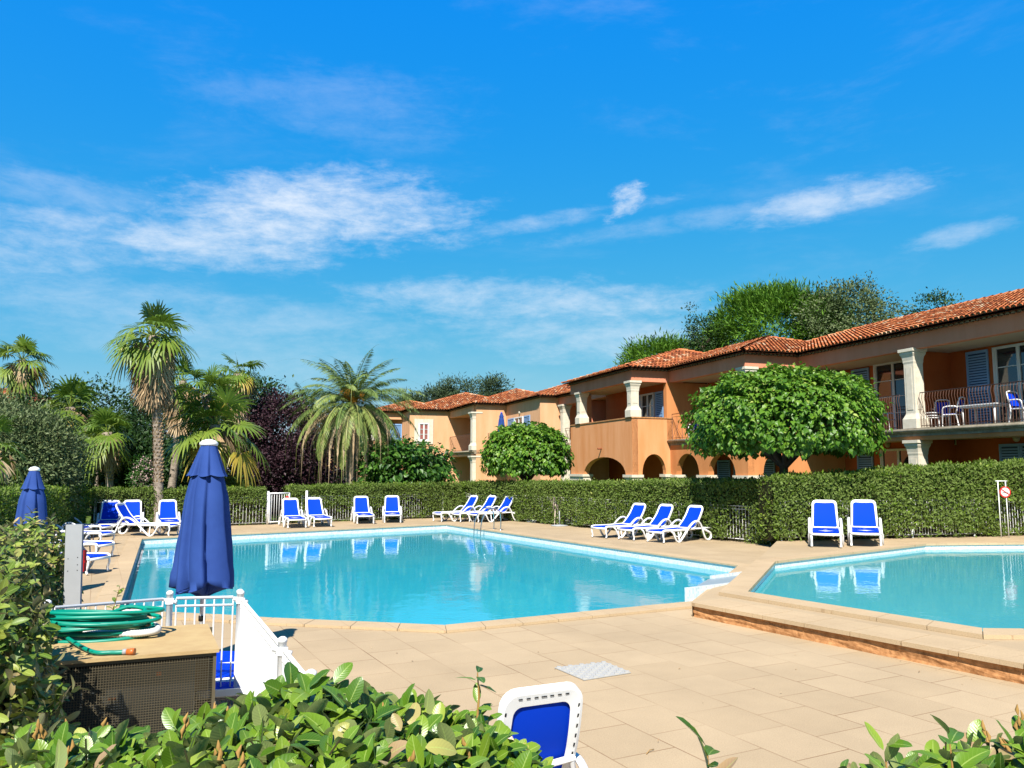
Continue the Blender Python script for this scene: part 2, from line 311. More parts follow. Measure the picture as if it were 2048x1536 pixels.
# ------------------------------------------------------------------ mesh helpers
def tag(o, label=None, cat=None, group=None, kind=None):
    if label: o['label'] = label
    if cat: o['category'] = cat
    if group: o['group'] = group
    if kind: o['kind'] = kind
    return o
def empty(name, loc, rz=0, label=None, cat=None, group=None):
    o = bpy.data.objects.new(name, None); col.objects.link(o); o.location = loc; o.rotation_euler = (0, 0, rz); o.empty_display_size = .2
    return tag(o, label, cat, group)
def copy_tree(o, parent=None):
    c = o.copy(); col.objects.link(c); c.parent = parent
    for ch in list(o.children): copy_tree(ch, c)
    return c
class MB:
    def __init__(s): s.v = []; s.f = []; s.m = []; s.t = []; s.sm = []; s.cur = 0; s.tint = .5; s.smooth = False
    def add(s, vs, fs, m=None, t=None, smooth=None):
        b = len(s.v); s.v += [tuple(x) for x in vs]
        for f in fs:
            s.f.append([b + i for i in f]); s.m.append(s.cur if m is None else m); s.t.append(s.tint if t is None else t); s.sm.append(s.smooth if smooth is None else smooth)
    def box(s, a, b, m=None, M=None):
        x0, y0, z0 = a; x1, y1, z1 = b
        vs = [(x0, y0, z0), (x1, y0, z0), (x1, y1, z0), (x0, y1, z0), (x0, y0, z1), (x1, y0, z1), (x1, y1, z1), (x0, y1, z1)]
        if M: vs = [M @ Vector(v) for v in vs]
        s.add(vs, [(0, 3, 2, 1), (4, 5, 6, 7), (0, 1, 5, 4), (1, 2, 6, 5), (2, 3, 7, 6), (3, 0, 4, 7)], m)
    def ubox(s, u0, u1, w0, w1, z0, z1, m=None):      # a box in the apartment row's own directions
        vs = [B(u, w, z) for z in (z0, z1) for u, w in ((u0, w0), (u1, w0), (u1, w1), (u0, w1))]
        s.add(vs, [(0, 3, 2, 1), (4, 5, 6, 7), (0, 1, 5, 4), (1, 2, 6, 5), (2, 3, 7, 6), (3, 0, 4, 7)], m)
    def tube(s, pts, r, n=8, m=None, cap=True, closed=False, smooth=True, flat=1.0, t=None):
        pts = [Vector(p) for p in pts]; k = len(pts); rs = r if isinstance(r, (list, tuple)) else [r] * k
        b = len(s.v); up = None
        for i, p in enumerate(pts):
            if closed: d = pts[(i + 1) % k] - pts[i - 1]
            else: d = (pts[min(i + 1, k - 1)] - pts[max(i - 1, 0)])
            d = d.normalized() if d.length > 1e-9 else Vector((0, 0, 1))
            if up is None:
                up = Vector((0, 0, 1)) if abs(d.z) < .9 else Vector((1, 0, 0))
            x = d.cross(up); x = x.normalized() if x.length > 1e-6 else d.orthogonal().normalized()
            y = x.cross(d).normalized(); up = y
            for j in range(n):
                a = 2 * math.pi * (j + .5) / n
                s.v.append(tuple(p + x * (math.cos(a) * rs[i]) + y * (math.sin(a) * rs[i] * flat)))
        for i in range(k if closed else k - 1):
            for j in range(n):
                i2 = (i + 1) % k
                s.f.append([b + i * n + j, b + i * n + (j + 1) % n, b + i2 * n + (j + 1) % n, b + i2 * n + j]); s.m.append(s.cur if m is None else m); s.t.append(s.tint if t is None else t); s.sm.append(smooth)
        if cap and not closed:
            for i in (0, k - 1):
                s.f.append([b + i * n + j for j in range(n)]); s.m.append(s.cur if m is None else m); s.t.append(s.tint); s.sm.append(False)
    def lathe(s, prof, c=(0, 0, 0), n=24, m=None, smooth=True, fn=None, cap=True):
        b = len(s.v)
        for r, z in prof:
            for j in range(n):
                a = 2 * math.pi * j / n; rr = r if fn is None else fn(r, z, a)
                s.v.append((c[0] + rr * math.cos(a), c[1] + rr * math.sin(a), c[2] + z))
        for i in range(len(prof) - 1):
            for j in range(n):
                s.f.append([b + i * n + j, b + i * n + (j + 1) % n, b + (i + 1) * n + (j + 1) % n, b + (i + 1) * n + j]); s.m.append(s.cur if m is None else m); s.t.append(s.tint); s.sm.append(smooth)
        if cap:
            for i in (0, len(prof) - 1):
                s.f.append([b + i * n + j for j in range(n)]); s.m.append(s.cur if m is None else m); s.t.append(s.tint); s.sm.append(False)
    def prism(s, poly, a, b, m=None, ms=None):        # poly: list of 3D points, a/b: offset vectors
        a = Vector(a); b = Vector(b); k = len(poly)
        vs = [Vector(p) + a for p in poly] + [Vector(p) + b for p in poly]
        s.add(vs, [list(range(k))[::-1], list(range(k, 2 * k))], m)
        s.add(vs, [(i, (i + 1) % k, k + (i + 1) % k, k + i) for i in range(k)], ms if ms is not None else m)
    def build(s, name, mats, parent=None, origin=None, fix=True):
        me = bpy.data.meshes.new(name)
        v = s.v
        if origin is not None: v = [(x - origin[0], y - origin[1], z - origin[2]) for x, y, z in v]
        me.from_pydata(v, [], s.f)
        for mm in (mats if isinstance(mats, (list, tuple)) else [mats]): me.materials.append(MATS[mm])
        me.polygons.foreach_set('material_index', s.m); me.polygons.foreach_set('use_smooth', s.sm)
        at = me.attributes.new('tint', 'FLOAT', 'FACE'); at.data.foreach_set('value', s.t)
        if fix:
            bm = bmesh.new(); bm.from_mesh(me); bmesh.ops.recalc_face_normals(bm, faces=bm.faces); bm.to_mesh(me); bm.free()
        me.update()
        o = bpy.data.objects.new(name, me); col.objects.link(o)
        if parent: o.parent = parent
        if origin is not None: o.location = origin
        return o
def np_mesh(name, V, Q, T, mats, parent=None, mi=None, core=None, smooth=False, origin=(0, 0, 0)):
    """V (n,3), Q (m,4) quads, T (m,) tints; core: an MB merged in with its own material index"""
    nv = len(V); q = len(Q)
    if core is not None:
        cvs = np.array(core.v, dtype=np.float64); cf = core.f
    else: cvs = np.zeros((0, 3)); cf = []
    allv = np.concatenate([V, cvs]) - np.array(origin)[None]
    loops = [Q.reshape(-1)]; starts = [np.arange(q) * 4]; pos = q * 4; ls = []; ss = []
    for f in cf:
        ss.append(pos); ls += [nv + i for i in f]; pos += len(f)
    loops = np.concatenate([loops[0], np.array(ls, dtype=np.int64)]).astype(np.int32); starts = np.concatenate([starts[0], np.array(ss, dtype=np.int64)]).astype(np.int32)
    me = bpy.data.meshes.new(name); me.vertices.add(len(allv)); me.vertices.foreach_set('co', allv.reshape(-1))
    me.loops.add(len(loops)); me.loops.foreach_set('vertex_index', loops); me.polygons.add(len(starts)); me.polygons.foreach_set('loop_start', starts)
    for mm in (mats if isinstance(mats, (list, tuple)) else [mats]): me.materials.append(MATS[mm])
    idx = np.zeros(len(starts), dtype=np.int32)
    if mi is not None: idx[:q] = mi
    if core is not None: idx[q:] = np.array(core.m)
    me.polygons.foreach_set('material_index', idx)
    sm = np.zeros(len(starts), dtype=bool); sm[:q] = smooth
    if core is not None: sm[q:] = np.array(core.sm)
    me.polygons.foreach_set('use_smooth', sm)
    at = me.attributes.new('tint', 'FLOAT', 'FACE'); tt = np.full(len(starts), .5); tt[:q] = T
    if core is not None: tt[q:] = core.t
    at.data.foreach_set('value', tt)
    me.update(); me.validate()
    o = bpy.data.objects.new(name, me); col.objects.link(o); o.location = origin
    if parent: o.parent = parent; o.location = Vector(origin)
    return o
def unit(a): return a / np.maximum(np.linalg.norm(a, axis=1, keepdims=True), 1e-9)
def leaves(p, d, nrm, Ls, W, fold=.15, droop=0.0):
    """one folded diamond of two quads per leaf: p base, d axis, nrm face normal"""
    d = unit(d); s = unit(np.cross(d, nrm)); nn = np.cross(s, d)
    Ls = np.asarray(Ls).reshape(-1, 1); W = np.asarray(W).reshape(-1, 1); k = len(p)
    dz = np.array([0, 0, -1.0])[None] * droop * Ls
    v0 = p; v1 = p + d * Ls * .45 + s * W * .5 + nn * W * fold; v2 = p + d * Ls + dz; v3 = p + d * Ls * .45 - s * W * .5 + nn * W * fold; v4 = p + d * Ls * .5 + dz * .25
    V = np.stack([v0, v1, v2, v3, v4], 1).reshape(-1, 3); b = np.arange(k)[:, None] * 5
    Q = np.concatenate([b + np.array([0, 4, 2, 1])[None] * 1, b + np.array([0, 3, 2, 4])[None]], 1).reshape(-1, 4)
    return V, Q
def leaves1(p, d, nrm, Ls, W):
    d = unit(d); s = unit(np.cross(d, nrm)); Ls = np.asarray(Ls).reshape(-1, 1); W = np.asarray(W).reshape(-1, 1); k = len(p)
    V = np.stack([p, p + d * Ls * .5 + s * W * .5, p + d * Ls, p + d * Ls * .5 - s * W * .5], 1).reshape(-1, 3)
    return V, (np.arange(k)[:, None] * 4 + np.arange(4)[None])
def rnd(k, s=1.0): return rng.normal(0, s, (k, 3))

# ================================================================== GROUND, DECK AND POOLS
def sheet(name, outer, holes, z, m, edge=0.0, kind='structure', medge=None):
    """flat sheet with holes; edge: height of the skirt going down along all loops"""
    bm = bmesh.new(); es = []
    for lp in [outer] + holes:
        vs = [bm.verts.new((p[0], p[1], z)) for p in lp]
        es += [bm.edges.new((vs[i], vs[(i + 1) % len(vs)])) for i in range(len(vs))]
    bmesh.ops.triangle_fill(bm, use_beauty=True, edges=es, normal=(0, 0, 1))
    for f in bm.faces:
        if f.normal.z < 0: f.normal_flip()
    if edge:
        for lp in [outer] + holes:
            for i in range(len(lp)):
                a, b = lp[i], lp[(i + 1) % len(lp)]
                f = bm.faces.new([bm.verts.new(q) for q in ((a[0], a[1], z), (b[0], b[1], z), (b[0], b[1], z - edge), (a[0], a[1], z - edge))])
                if medge: f.material_index = 1
    me = bpy.data.meshes.new(name); bm.to_mesh(me); bm.free(); me.materials.append(MATS[m])
    if medge: me.materials.append(MATS[medge])
    o = bpy.data.objects.new(name, me); col.objects.link(o); tag(o, kind=kind); return o
def off(poly, d):
    """offset a polygon outwards by d (either winding)"""
    k = len(poly); A = sum(poly[i][0] * poly[(i + 1) % k][1] - poly[(i + 1) % k][0] * poly[i][1] for i in range(k)); sg = 1 if A > 0 else -1
    out = []
    for i in range(k):
        p0 = Vector(poly[i - 1][:2]); p1 = Vector(poly[i][:2]); p2 = Vector(poly[(i + 1) % k][:2])
        d1 = (p1 - p0).normalized(); d2 = (p2 - p1).normalized(); n1 = Vector((d1.y, -d1.x)) * sg; n2 = Vector((d2.y, -d2.x)) * sg
        b = (n1 + n2); b = b / max(b.length_squared, .3) * 2
        out.append((p1.x + b.x * d, p1.y + b.y * d))
    return out
POOL = [G(282, 1079), G(893, 1050), G(1480, 1134), G(1388, 1207), G(890, 1256), G(545, 1241), G(430, 1234), G(232, 1224)]
POOL = [(p.x, p.y) for p in POOL]
KZ = .25
KID = [G(1548, 1122, KZ), G(1850, 1087, KZ), G(2048, 1085, KZ), (17.5, 20.4), (19.5, 15.0), (13.0, 9.2), G(2048, 1258, KZ), G(1965, 1257, KZ), G(1491, 1183, KZ)]
KID = [(p[0], p[1]) for p in KID]
PZ = .20
PLAT = [G(1384, 1205, PZ), G(2048, 1328, PZ), (7.0, 4.75), (24, 4.75), (24, 25.2), (15.4, 23.6), (6.95, 21.3), G(1491, 1142, PZ), G(1465, 1167, PZ), G(1425, 1176, PZ)]
PLAT = [(p[0], p[1]) for p in PLAT]
DECK = [(-16, -2), (30, -2), (30, 26), (15.6, 23.6), (7.6, 22.9), (-2.2, 35.6), (-14.3, 28.6), (-9.2, 14)]
sheet('ground', [(-900, -900), (900, -900), (900, 1600), (-900, 1600)], [off(DECK, -.6)], -.03, 'grass')
sheet('deck', DECK, [POOL], 0, 'deck')
# coping slabs round the big pool, a step of 4 cm proud of the paving
def coping(name, inner, w, z0, z1, mt='coping'):
    outer = off(inner, w); mb = MB(); k = len(inner); nose = off(inner, -.03)
    for i in range(k):
        j = (i + 1) % k; a, b, c, d = inner[i], inner[j], outer[j], outer[i]; a2, b2 = nose[i], nose[j]
        ln = (Vector(a) - Vector(b)).length; nn = max(1, round(ln / .55)); g = .004 / ln
        for q in range(nn):
            s0 = q / nn + g; s1 = (q + 1) / nn - g; h = rng.uniform(-.0015, .0015)
            lp = lambda u, v, s: (u[0] + (v[0] - u[0]) * s, u[1] + (v[1] - u[1]) * s)
            pts = [lp(a2, b2, s0), lp(a2, b2, s1), lp(d, c, s1), lp(d, c, s0)]
            mb.prism([(x, y, 0) for x, y in pts], (0, 0, z0), (0, 0, z1 + h))
    o = mb.build(name, mt); tag(o, kind='structure'); return o
coping('coping', POOL, .33, .002, .035)
def basin_walls(name, poly, zt, zm, zb, shallow=False):
    mb = MB(); k = len(poly)
    for i in range(k):
        a, b = poly[i], poly[(i + 1) % k]
        mb.add([(a[0], a[1], zt), (b[0], b[1], zt), (b[0], b[1], zm), (a[0], a[1], zm)], [(0, 1, 2, 3)], 0)
        mb.add([(a[0], a[1], zm), (b[0], b[1], zm), (b[0], b[1], zb), (a[0], a[1], zb)], [(0, 1, 2, 3)], 1)
    mb.add([(x, y, zb) for x, y in poly], [list(range(k))], 1)
    o = mb.build(name, ['mosaic', 'basin_shallow' if shallow else 'basin_tile'], fix=False); tag(o, kind='structure'); return o
WZ = -.15
basin_walls('pool_basin', POOL, .001, -.42, -1.45)
w_ = MB(); w_.add([(x, y, WZ) for x, y in POOL[::-1]], [list(range(len(POOL)))]); tag(w_.build('water', 'pool_water', fix=False), kind='structure')
# raised terrace with the paddling pool
sheet('raised_terrace', PLAT, [KID], PZ, 'platform')
mb = MB()
for i in (0, 1):
    a = Vector(PLAT[i]); b = Vector(PLAT[i + 1]); nseg = 26 if i == 0 else 6
    nrm = Vector(((b - a).y, -(b - a).x)).normalized(); nrm = nrm if nrm.y < 0 else -nrm
    prev = None; rows = 5
    for q in range(nseg + 1):
        c = a.lerp(b, q / nseg); colm = []
        for h in range(rows + 1):
            zz = (PZ - .045) * (1 - h / rows); d = -.02 - rng.uniform(0, .018) * (0 < h)
            colm.append((c.x + nrm.x * d, c.y + nrm.y * d, zz - .01 * (h == rows)))
        if prev:
            for h in range(rows): mb.add([prev[h], colm[h], colm[h + 1], prev[h + 1]], [(0, 1, 2, 3)])
        prev = colm
tag(mb.build('terrace_riser', 'brick_face', fix=False), kind='structure')
mb = MB()
for i in (0, 1):                                       # nosing slabs along the step
    a = Vector(PLAT[i]); b = Vector(PLAT[i + 1]); ln = (b - a).length; nn = round(ln / .62); d = (b - a) / ln; nrm = Vector((d.y, -d.x)); nrm = nrm if nrm.y < 0 else -nrm
    for q in range(nn):
        s0 = a + d * (ln * q / nn + .006); s1 = a + d * (ln * (q + 1) / nn - .006); e = rng.uniform(0, .006)
        mb.prism([(s0.x + nrm.x * (.012 + e), s0.y + nrm.y * (.012 + e), 0), (s1.x + nrm.x * (.012 + e), s1.y + nrm.y * (.012 + e), 0), (s1.x - nrm.x * .6, s1.y - nrm.y * .6, 0), (s0.x - nrm.x * .6, s0.y - nrm.y * .6, 0)], (0, 0, PZ - .045), (0, 0, PZ + .004 + rng.uniform(0, .002)))
tag(mb.build('terrace_edging', 'coping'), kind='structure')
mb = MB()
for i in range(5, len(PLAT)):                          # the side towards the pool deck
    a = PLAT[i]; b = PLAT[(i + 1) % len(PLAT)]
    mb.add([(a[0], a[1], PZ), (b[0], b[1], PZ), (b[0], b[1], -.02), (a[0], a[1], -.02)], [(0, 1, 2, 3)])
tag(mb.build('terrace_side', 'coping', fix=False), kind='structure')
coping('paddling_pool_coping', KID, .36, PZ + .002, KZ)
basin_walls('paddling_pool_basin', KID, KZ - .03, KZ - .3, -.35, True)
w_ = MB(); w_.add([(x, y, KZ - .15) for x, y in KID[::-1]], [list(range(len(KID)))]); tag(w_.build('paddling_pool_water', 'shallow_water', fix=False), kind='structure')
# mosaic overflow channel between the two pools
def chan():
    a, b, c, d = G(1388, 1175, .09), G(1465, 1166, .09), G(1491, 1142, .09), G(1429, 1150, .09)
    mb = MB()
    def wall(p, q, t):
        dd = (q - p).normalized(); n_ = Vector((dd.y, -dd.x, 0)) * t
        mb.prism([p, q, q + n_, p + n_], (0, 0, -1.4), (0, 0, 0))
    a = a + (a - b).normalized() * .14; d = d + (d - c).normalized() * .14; b = b + (b - a).normalized() * .1; c = c + (c - d).normalized() * .1
    wall(a, b, -.08); wall(d, c, .08)
    mb.prism([a.lerp(d, .08), b.lerp(c, .08), c.lerp(b, .08), d.lerp(a, .08)], (0, 0, -1.3), (0, 0, -.045), 1)
    return mb.build('overflow_channel', ['mosaic', 'grey_mosaic'])
tag(chan(), 'white mosaic overflow channel between the big pool and the paddling pool', 'overflow channel')
# white drain cover in the paving
cv_ = [G(1109, 1337), G(1210, 1326), G(1262, 1347), G(1168, 1362)]
mb = MB(); mb.prism([Vector((p.x, p.y, 0)) for p in cv_], (0, 0, .004), (0, 0, .012))
for i in range(9):
    for j in range(9):
        s, t_ = (i + .5) / 9, (j + .5) / 9
        c = cv_[0].lerp(cv_[1], s).lerp(cv_[3].lerp(cv_[2], s), t_)
        if (i + j) % 2 == 0: mb.box((c.x - .022, c.y - .022, .012), (c.x + .022, c.y + .022, .024))
        else: mb.box((c.x - .010, c.y - .030, .012), (c.x + .010, c.y + .030, .015))
tag(mb.build('skimmer_cover', 'cover_white'), 'white chequered skimmer cover set in the beige paving', 'drain cover')
tw = MB(); g0 = G(1293, 1508, .006)
tw.tube([g0, g0 + Vector((.03, .05, .01)), g0 + Vector((.07, .09, .004))], .003, 5); tag(tw.build('fallen_twig', 'bud'), 'thin dry twig lying on the beige paving in front', 'twig')

q_ = 70; xs_ = rng.uniform(-2, 9, q_); ys_ = rng.uniform(3.6, 10, q_); ok_ = [(x, y) for x, y in zip(xs_, ys_) if not (y > 9.9 - .1 * x) and y < 11.8 - 1.5 * (x - 2.6)]
p_l = np.array([(x, y, .006) for x, y in ok_]); d_l = np.stack([rng.normal(0, 1, len(ok_)), rng.normal(0, 1, len(ok_)), rng.uniform(0, .3, len(ok_))], 1)
V, Q = leaves(p_l, d_l, np.tile([[0, 0, 1.0]], (len(ok_), 1)), rng.uniform(.015, .045, len(ok_)), rng.uniform(.006, .02, len(ok_)), .3)
tag(np_mesh('leaf_litter', V, Q, rng.random(len(Q)), ['dead_frond']), 'small dry leaves and crumbs scattered over the beige paving', 'leaf litter', kind='stuff')
# ================================================================== APARTMENT ROW
def roof_plane(mb, A, Bp, poly, pitch=.21, row=.36, seed=0):
    """barrel tiles over a planar polygon; A->B runs along the eave"""
    A = Vector(A); x = (Vector(Bp) - A).normalized(); pts = [Vector(p) for p in poly]
    nrm = Vector((0, 0, 0))
    for i in range(len(pts)): nrm += (pts[i] - pts[0]).cross(pts[(i + 1) % len(pts)] - pts[0])
    nrm.normalize(); nrm = nrm if nrm.z > 0 else -nrm
    y = nrm.cross(x).normalized(); y = y if y.z > 0 else -y
    P2 = [((p - A).dot(x), (p - A).dot(y)) for p in pts]
    def inside(px, py):
        c = False
        for i in range(len(P2)):
            (x1, y1), (x2, y2) = P2[i], P2[i - 1]
            if (y1 > py) != (y2 > py) and px < (x2 - x1) * (py - y1) / (y2 - y1) + x1: c = not c
        return c
    mb.add(pts, [list(range(len(pts)))], 1)                      # the channel tiles below
    mb.add([p - nrm * .07 for p in pts], [list(range(len(pts)))], 1)
    r_ = random.Random(seed); x0 = min(q[0] for q in P2); x1 = max(q[0] for q in P2); y1 = max(q[1] for q in P2)
    for i in range(int(x0 / pitch) - 1, int(x1 / pitch) + 1):
        for j in range(0, int(y1 / row) + 1):
            cx = (i + .5) * pitch; cy = (j + .5) * row
            if not inside(cx, min(cy, cy)): continue
            t = min(1, max(0, r_.gauss(.48, .30))); b = len(mb.v); jx = r_.uniform(-.008, .008); lift = r_.uniform(0, .008)
            for (yy, rad, h) in ((j * row - .05, .098, .03 + lift), ((j + 1) * row, .078, .0)):
                for k in range(6):
                    a = math.pi * k / 5; p = A + x * (cx + jx + math.cos(a) * rad) + y * yy + nrm * (math.sin(a) * rad * .85 + h)
                    mb.v.append(tuple(p))
            for k in range(5):
                mb.f.append([b + k, b + k + 1, b + 7 + k, b + 6 + k]); mb.m.append(0); mb.t.append(t); mb.sm.append(True)
            if j == 0:                                            # mortar plug set back in the open end
                vs = []
                for k in range(6):
                    a = math.pi * k / 5; vs.append(A + x * (cx + jx + math.cos(a) * .085) + y * .03 + nrm * (math.sin(a) * .085 * .85 + .025))
                mb.add(vs, [list(range(6))], 2)
    return nrm
def ridge(mb, p, q, seed=0, rad=.12):
    p = Vector(p); q = Vector(q); d = q - p; n = max(2, int(d.length / .38)); r_ = random.Random(seed)
    d.normalize(); s = d.cross(Vector((0, 0, 1))).normalized(); up = s.cross(d)
    for i in range(n):
        a0 = p.lerp(q, i / n) - d * .05; a1 = p.lerp(q, (i + 1) / n); b = len(mb.v); t = min(1, max(0, r_.gauss(.55, .25)))
        for c, rd, h in ((a0, rad, .05), (a1, rad * .82, .02)):
            for k in range(7):
                a = math.pi * k / 6; mb.v.append(tuple(c + s * math.cos(a) * rd + up * (math.sin(a) * rd * .8 + h)))
        for k in range(6): mb.f.append([b + k, b + k + 1, b + 8 + k, b + 7 + k]); mb.m.append(0); mb.t.append(t); mb.sm.append(True)
EZ = 6.22; OH = .29
def hip_roof(parent, u0, u1, wf, D, pitch=.31, seed=0):
    a0, a1, w1, w0 = u0 - OH, u1 + OH, wf + OH, wf - 2 * D - OH; DD = D + OH; zt = EZ + DD * pitch
    c1, c2, c3, c4 = B(a0, w1, EZ), B(a1, w1, EZ), B(a1, w0, EZ), B(a0, w0, EZ)
    if a1 - a0 > 2 * DD: r1, r2 = B(a0 + DD, wf - D, zt), B(a1 - DD, wf - D, zt)
    else:
        h = (a1 - a0) / 2; r1 = r2 = B((a0 + a1) / 2, wf - D, EZ + h * pitch)
        r1 = r2 = B((a0 + a1) / 2, wf - D, zt)
    mb = MB()
    roof_plane(mb, c1, c2, [c1, c2, r2, r1] if r1 is not r2 else [c1, c2, r1], seed=seed)
    roof_plane(mb, c4, c1, [c4, c1, r1], seed=seed + 1)
    for poly in ([c2, c3, r2], [c3, c4, r1, r2] if r1 is not r2 else [c3, c4, r1]): mb.add(poly, [list(range(len(poly)))], 1)
    for p, q in ((c1, r1), (c2, r2), (c4, r1), (r1, r2)):
        if (Vector(p) - Vector(q)).length > .5: ridge(mb, p, q, seed)
    # genoise: a lower course of half tiles tucked under the eave
    for (p, q, inn) in ((B(a0 + .16, w1 - .16, EZ - .10), B(a1 - .16, w1 - .16, EZ - .10), -BN), (B(a0 + .16, w0, EZ - .10), B(a0 + .16, w1 - .16, EZ - .10), BE)):
        L_ = (q - p).length; d = (q - p).normalized(); k = int(L_ / .21)
        for i in range(k):
            c = p + d * ((i + .5) * L_ / k); vs = []
            for dd in (0, .22):
                for j in range(5):
                    a = math.pi * j / 4; vs.append(c + inn * dd + d * (math.cos(a) * .088) + Vector((0, 0, math.sin(a) * .07)))
            mb.add(vs, [(j, j + 1, j + 6, j + 5) for j in range(4)], 1); mb.add(vs[:5], [(0, 1, 2, 3, 4)], 2)
    o = mb.build('roof', ['tile', 'tile_under', 'mortar'], parent, fix=False); return o
def column(parent, u, w, z0, z1, s=.46, plain=False):
    mb = MB(); h = z1 - z0; c = (0, 0, 0)
    def sq(prof):
        for (a, za), (b, zb) in zip(prof[:-1], prof[1:]):
            for k in range(4):
                cs = [(-1, -1), (1, -1), (1, 1), (-1, 1)]; p, q = cs[k], cs[(k + 1) % 4]
                mb.add([B(u + p[0] * a, w + p[1] * a, z0 + za), B(u + q[0] * a, w + q[1] * a, z0 + za), B(u + q[0] * b, w + q[1] * b, z0 + zb), B(u + p[0] * b, w + p[1] * b, z0 + zb)], [(0, 1, 2, 3)])
        a, za = prof[-1]; mb.add([B(u + i * a, w + j * a, z0 + za) for i, j in ((-1, -1), (1, -1), (1, 1), (-1, 1))], [(0, 1, 2, 3)])
        a, za = prof[0]; mb.add([B(u + i * a, w + j * a, z0 + za) for i, j in ((-1, -1), (-1, 1), (1, 1), (1, -1))], [(0, 1, 2, 3)])
    H = s / 2
    sq([(H * 1.12, 0), (H * 1.12, .28), (H * 1.05, .31), (H * .84, .42), (H * .80, .46), (H * .80, h - .46), (H * .86, h - .40), (H * .86, h - .36), (H * .94, h - .24), (H * 1.10, h - .16), (H * 1.10, h - .11), (H * 1.25, h - .09), (H * 1.25, h)])
    for sx, sy in ((-1, 0), (0, 1), (0, -1), (1, 0)):       # raised panel on each face
        a0, a1 = H * .80, H * .80 + .012; q = H * .48
        if sx: mb.ubox(*(sorted((u + sx * a0, u + sx * a1))), w - q, w + q, z0 + .56, z1 - .56)
        else: mb.ubox(u - q, u + q, *(sorted((w + sy * a0, w + sy * a1))), z0 + .56, z1 - .56)
    return mb.build('column', 'stone', parent, fix=False)
def railing(parent, p, q, z, h=1.05, pitch=.115, cross=False):
    mb = MB(); p = Vector(p); q = Vector(q); d = (q - p); L_ = d.length; d.normalize(); s = Vector((d.y, -d.x, 0)); s = s if s.dot(BN) > 0 else -s
    a = Vector((0, 0, z * BS)); r = .012; h *= BS
    mb.tube([p + a + Vector((0, 0, h)), q + a + Vector((0, 0, h))], .017, 6); mb.tube([p + a + Vector((0, 0, .08)), q + a + Vector((0, 0, .08))], .012, 6)
    if cross: mb.tube([p + a + Vector((0, 0, h - .14)), q + a + Vector((0, 0, h - .14))], .01, 6)
    if cross:
        n = max(1, round(L_ / 1.0))
        for i in range(n):
            s0, s1 = p + d * (L_ * i / n), p + d * (L_ * (i + 1) / n)
            for u_, v_ in ((s0, s1), (s1, s0)): mb.tube([u_ + a + Vector((0, 0, .08)), v_ + a + Vector((0, 0, h - .14))], .009, 5)
            mb.tube([s1 + a, s1 + a + Vector((0, 0, h))], .014, 5)
            m_ = s0.lerp(s1, .5); mb.tube([m_ + a + Vector((0, 0, .08)), m_ + a + Vector((0, 0, h - .14))], .009, 5)
        mb.tube([p + a, p + a + Vector((0, 0, h))], .014, 5)
    else:
        n = int(L_ / pitch)
        for i in range(n + 1):
            c = p + d * (L_ * i / n) + a
            mb.tube([c + Vector((0, 0, .02)), c + Vector((0, 0, h * .62)), c + s * .03 + Vector((0, 0, h * .74)), c + s * .055 + Vector((0, 0, h * .83)), c + s * .03 + Vector((0, 0, h * .93)), c + Vector((0, 0, h))], r * .75, 5, cap=False)
    return mb.build('railing', 'iron', parent, fix=False)
def wallbox(mb, u0, u1, w, z0, z1, t0, t1, m=0): mb.ubox(u0, u1, w + t0, w + t1, z0, z1, m)
def shutter(parent, u0, u1, w, z0, z1, axis='w'):
    mb = MB(); D3 = (lambda a0, a1, b0, b1, c0, c1, m=0: mb.ubox(a0, a1, w + b0, w + b1, c0, c1, m)) if axis == 'w' else (lambda a0, a1, b0, b1, c0, c1, m=0: mb.ubox(w - b1, w - b0, a0, a1, c0, c1, m))
    f = .055
    D3(u0, u0 + f, .01, .055, z0, z1); D3(u1 - f, u1, .01, .055, z0, z1); D3(u0 + f, u1 - f, .01, .055, z0, z0 + .09); D3(u0 + f, u1 - f, .01, .055, z1 - .08, z1)
    zm = (z0 + z1) / 2; D3(u0 + f, u1 - f, .01, .055, zm - .04, zm + .04); D3(u0 + f, u1 - f, .004, .014, z0 + .09, z1 - .08, 1)
    n = int((z1 - z0) / .085)
    for i in range(n):
        zz = z0 + .1 + i * (z1 - z0 - .2) / n
        if abs(zz - zm) < .05: continue
        D3(u0 + f, u1 - f, .017, .046, zz, zz + .046)
    return mb.build('shutter', ['shutter_blue', 'shutter_gap'], parent)
def french_door(parent, u0, u1, w, z0, z1, name='french_door', leafs=2, bars=3, axis='w', inner='glass'):
    fr = MB(); mk = (lambda M_, a0, a1, b0, b1, c0, c1: M_.ubox(a0, a1, w + b0, w + b1, c0, c1)) if axis == 'w' else (lambda M_, a0, a1, b0, b1, c0, c1: M_.ubox(w - b1, w - b0, a0, a1, c0, c1))
    t = .07; mk(fr, u0, u0 + t, .0, .08, z0, z1); mk(fr, u1 - t, u1, 0, .08, z0, z1); mk(fr, u0 + t, u1 - t, 0, .08, z1 - t, z1); mk(fr, u0 + t, u1 - t, 0, .06, z0, z0 + .12)
    lw = (u1 - u0 - 2 * t) / leafs
    for i in range(leafs):
        a = u0 + t + i * lw; mk(fr, a, a + .05, .012, .062, z0 + .12, z1 - t); mk(fr, a + lw - .05, a + lw, .014, .064, z0 + .12, z1 - t)
        for b in range(1, bars + 1):
            zz = z0 + .12 + (z1 - t - z0 - .12) * b / (bars + 1); mk(fr, a + .05, a + lw - .05, .014, .05, zz - .014, zz + .014)
    f = fr.build(name, 'white_paint', parent)
    for i in range(leafs):
        g = MB(); a = u0 + t + i * lw; mk(g, a + .05, a + lw - .05, .018, .026, z0 + .12, z1 - t); g.build('pane', inner, f)
    return f
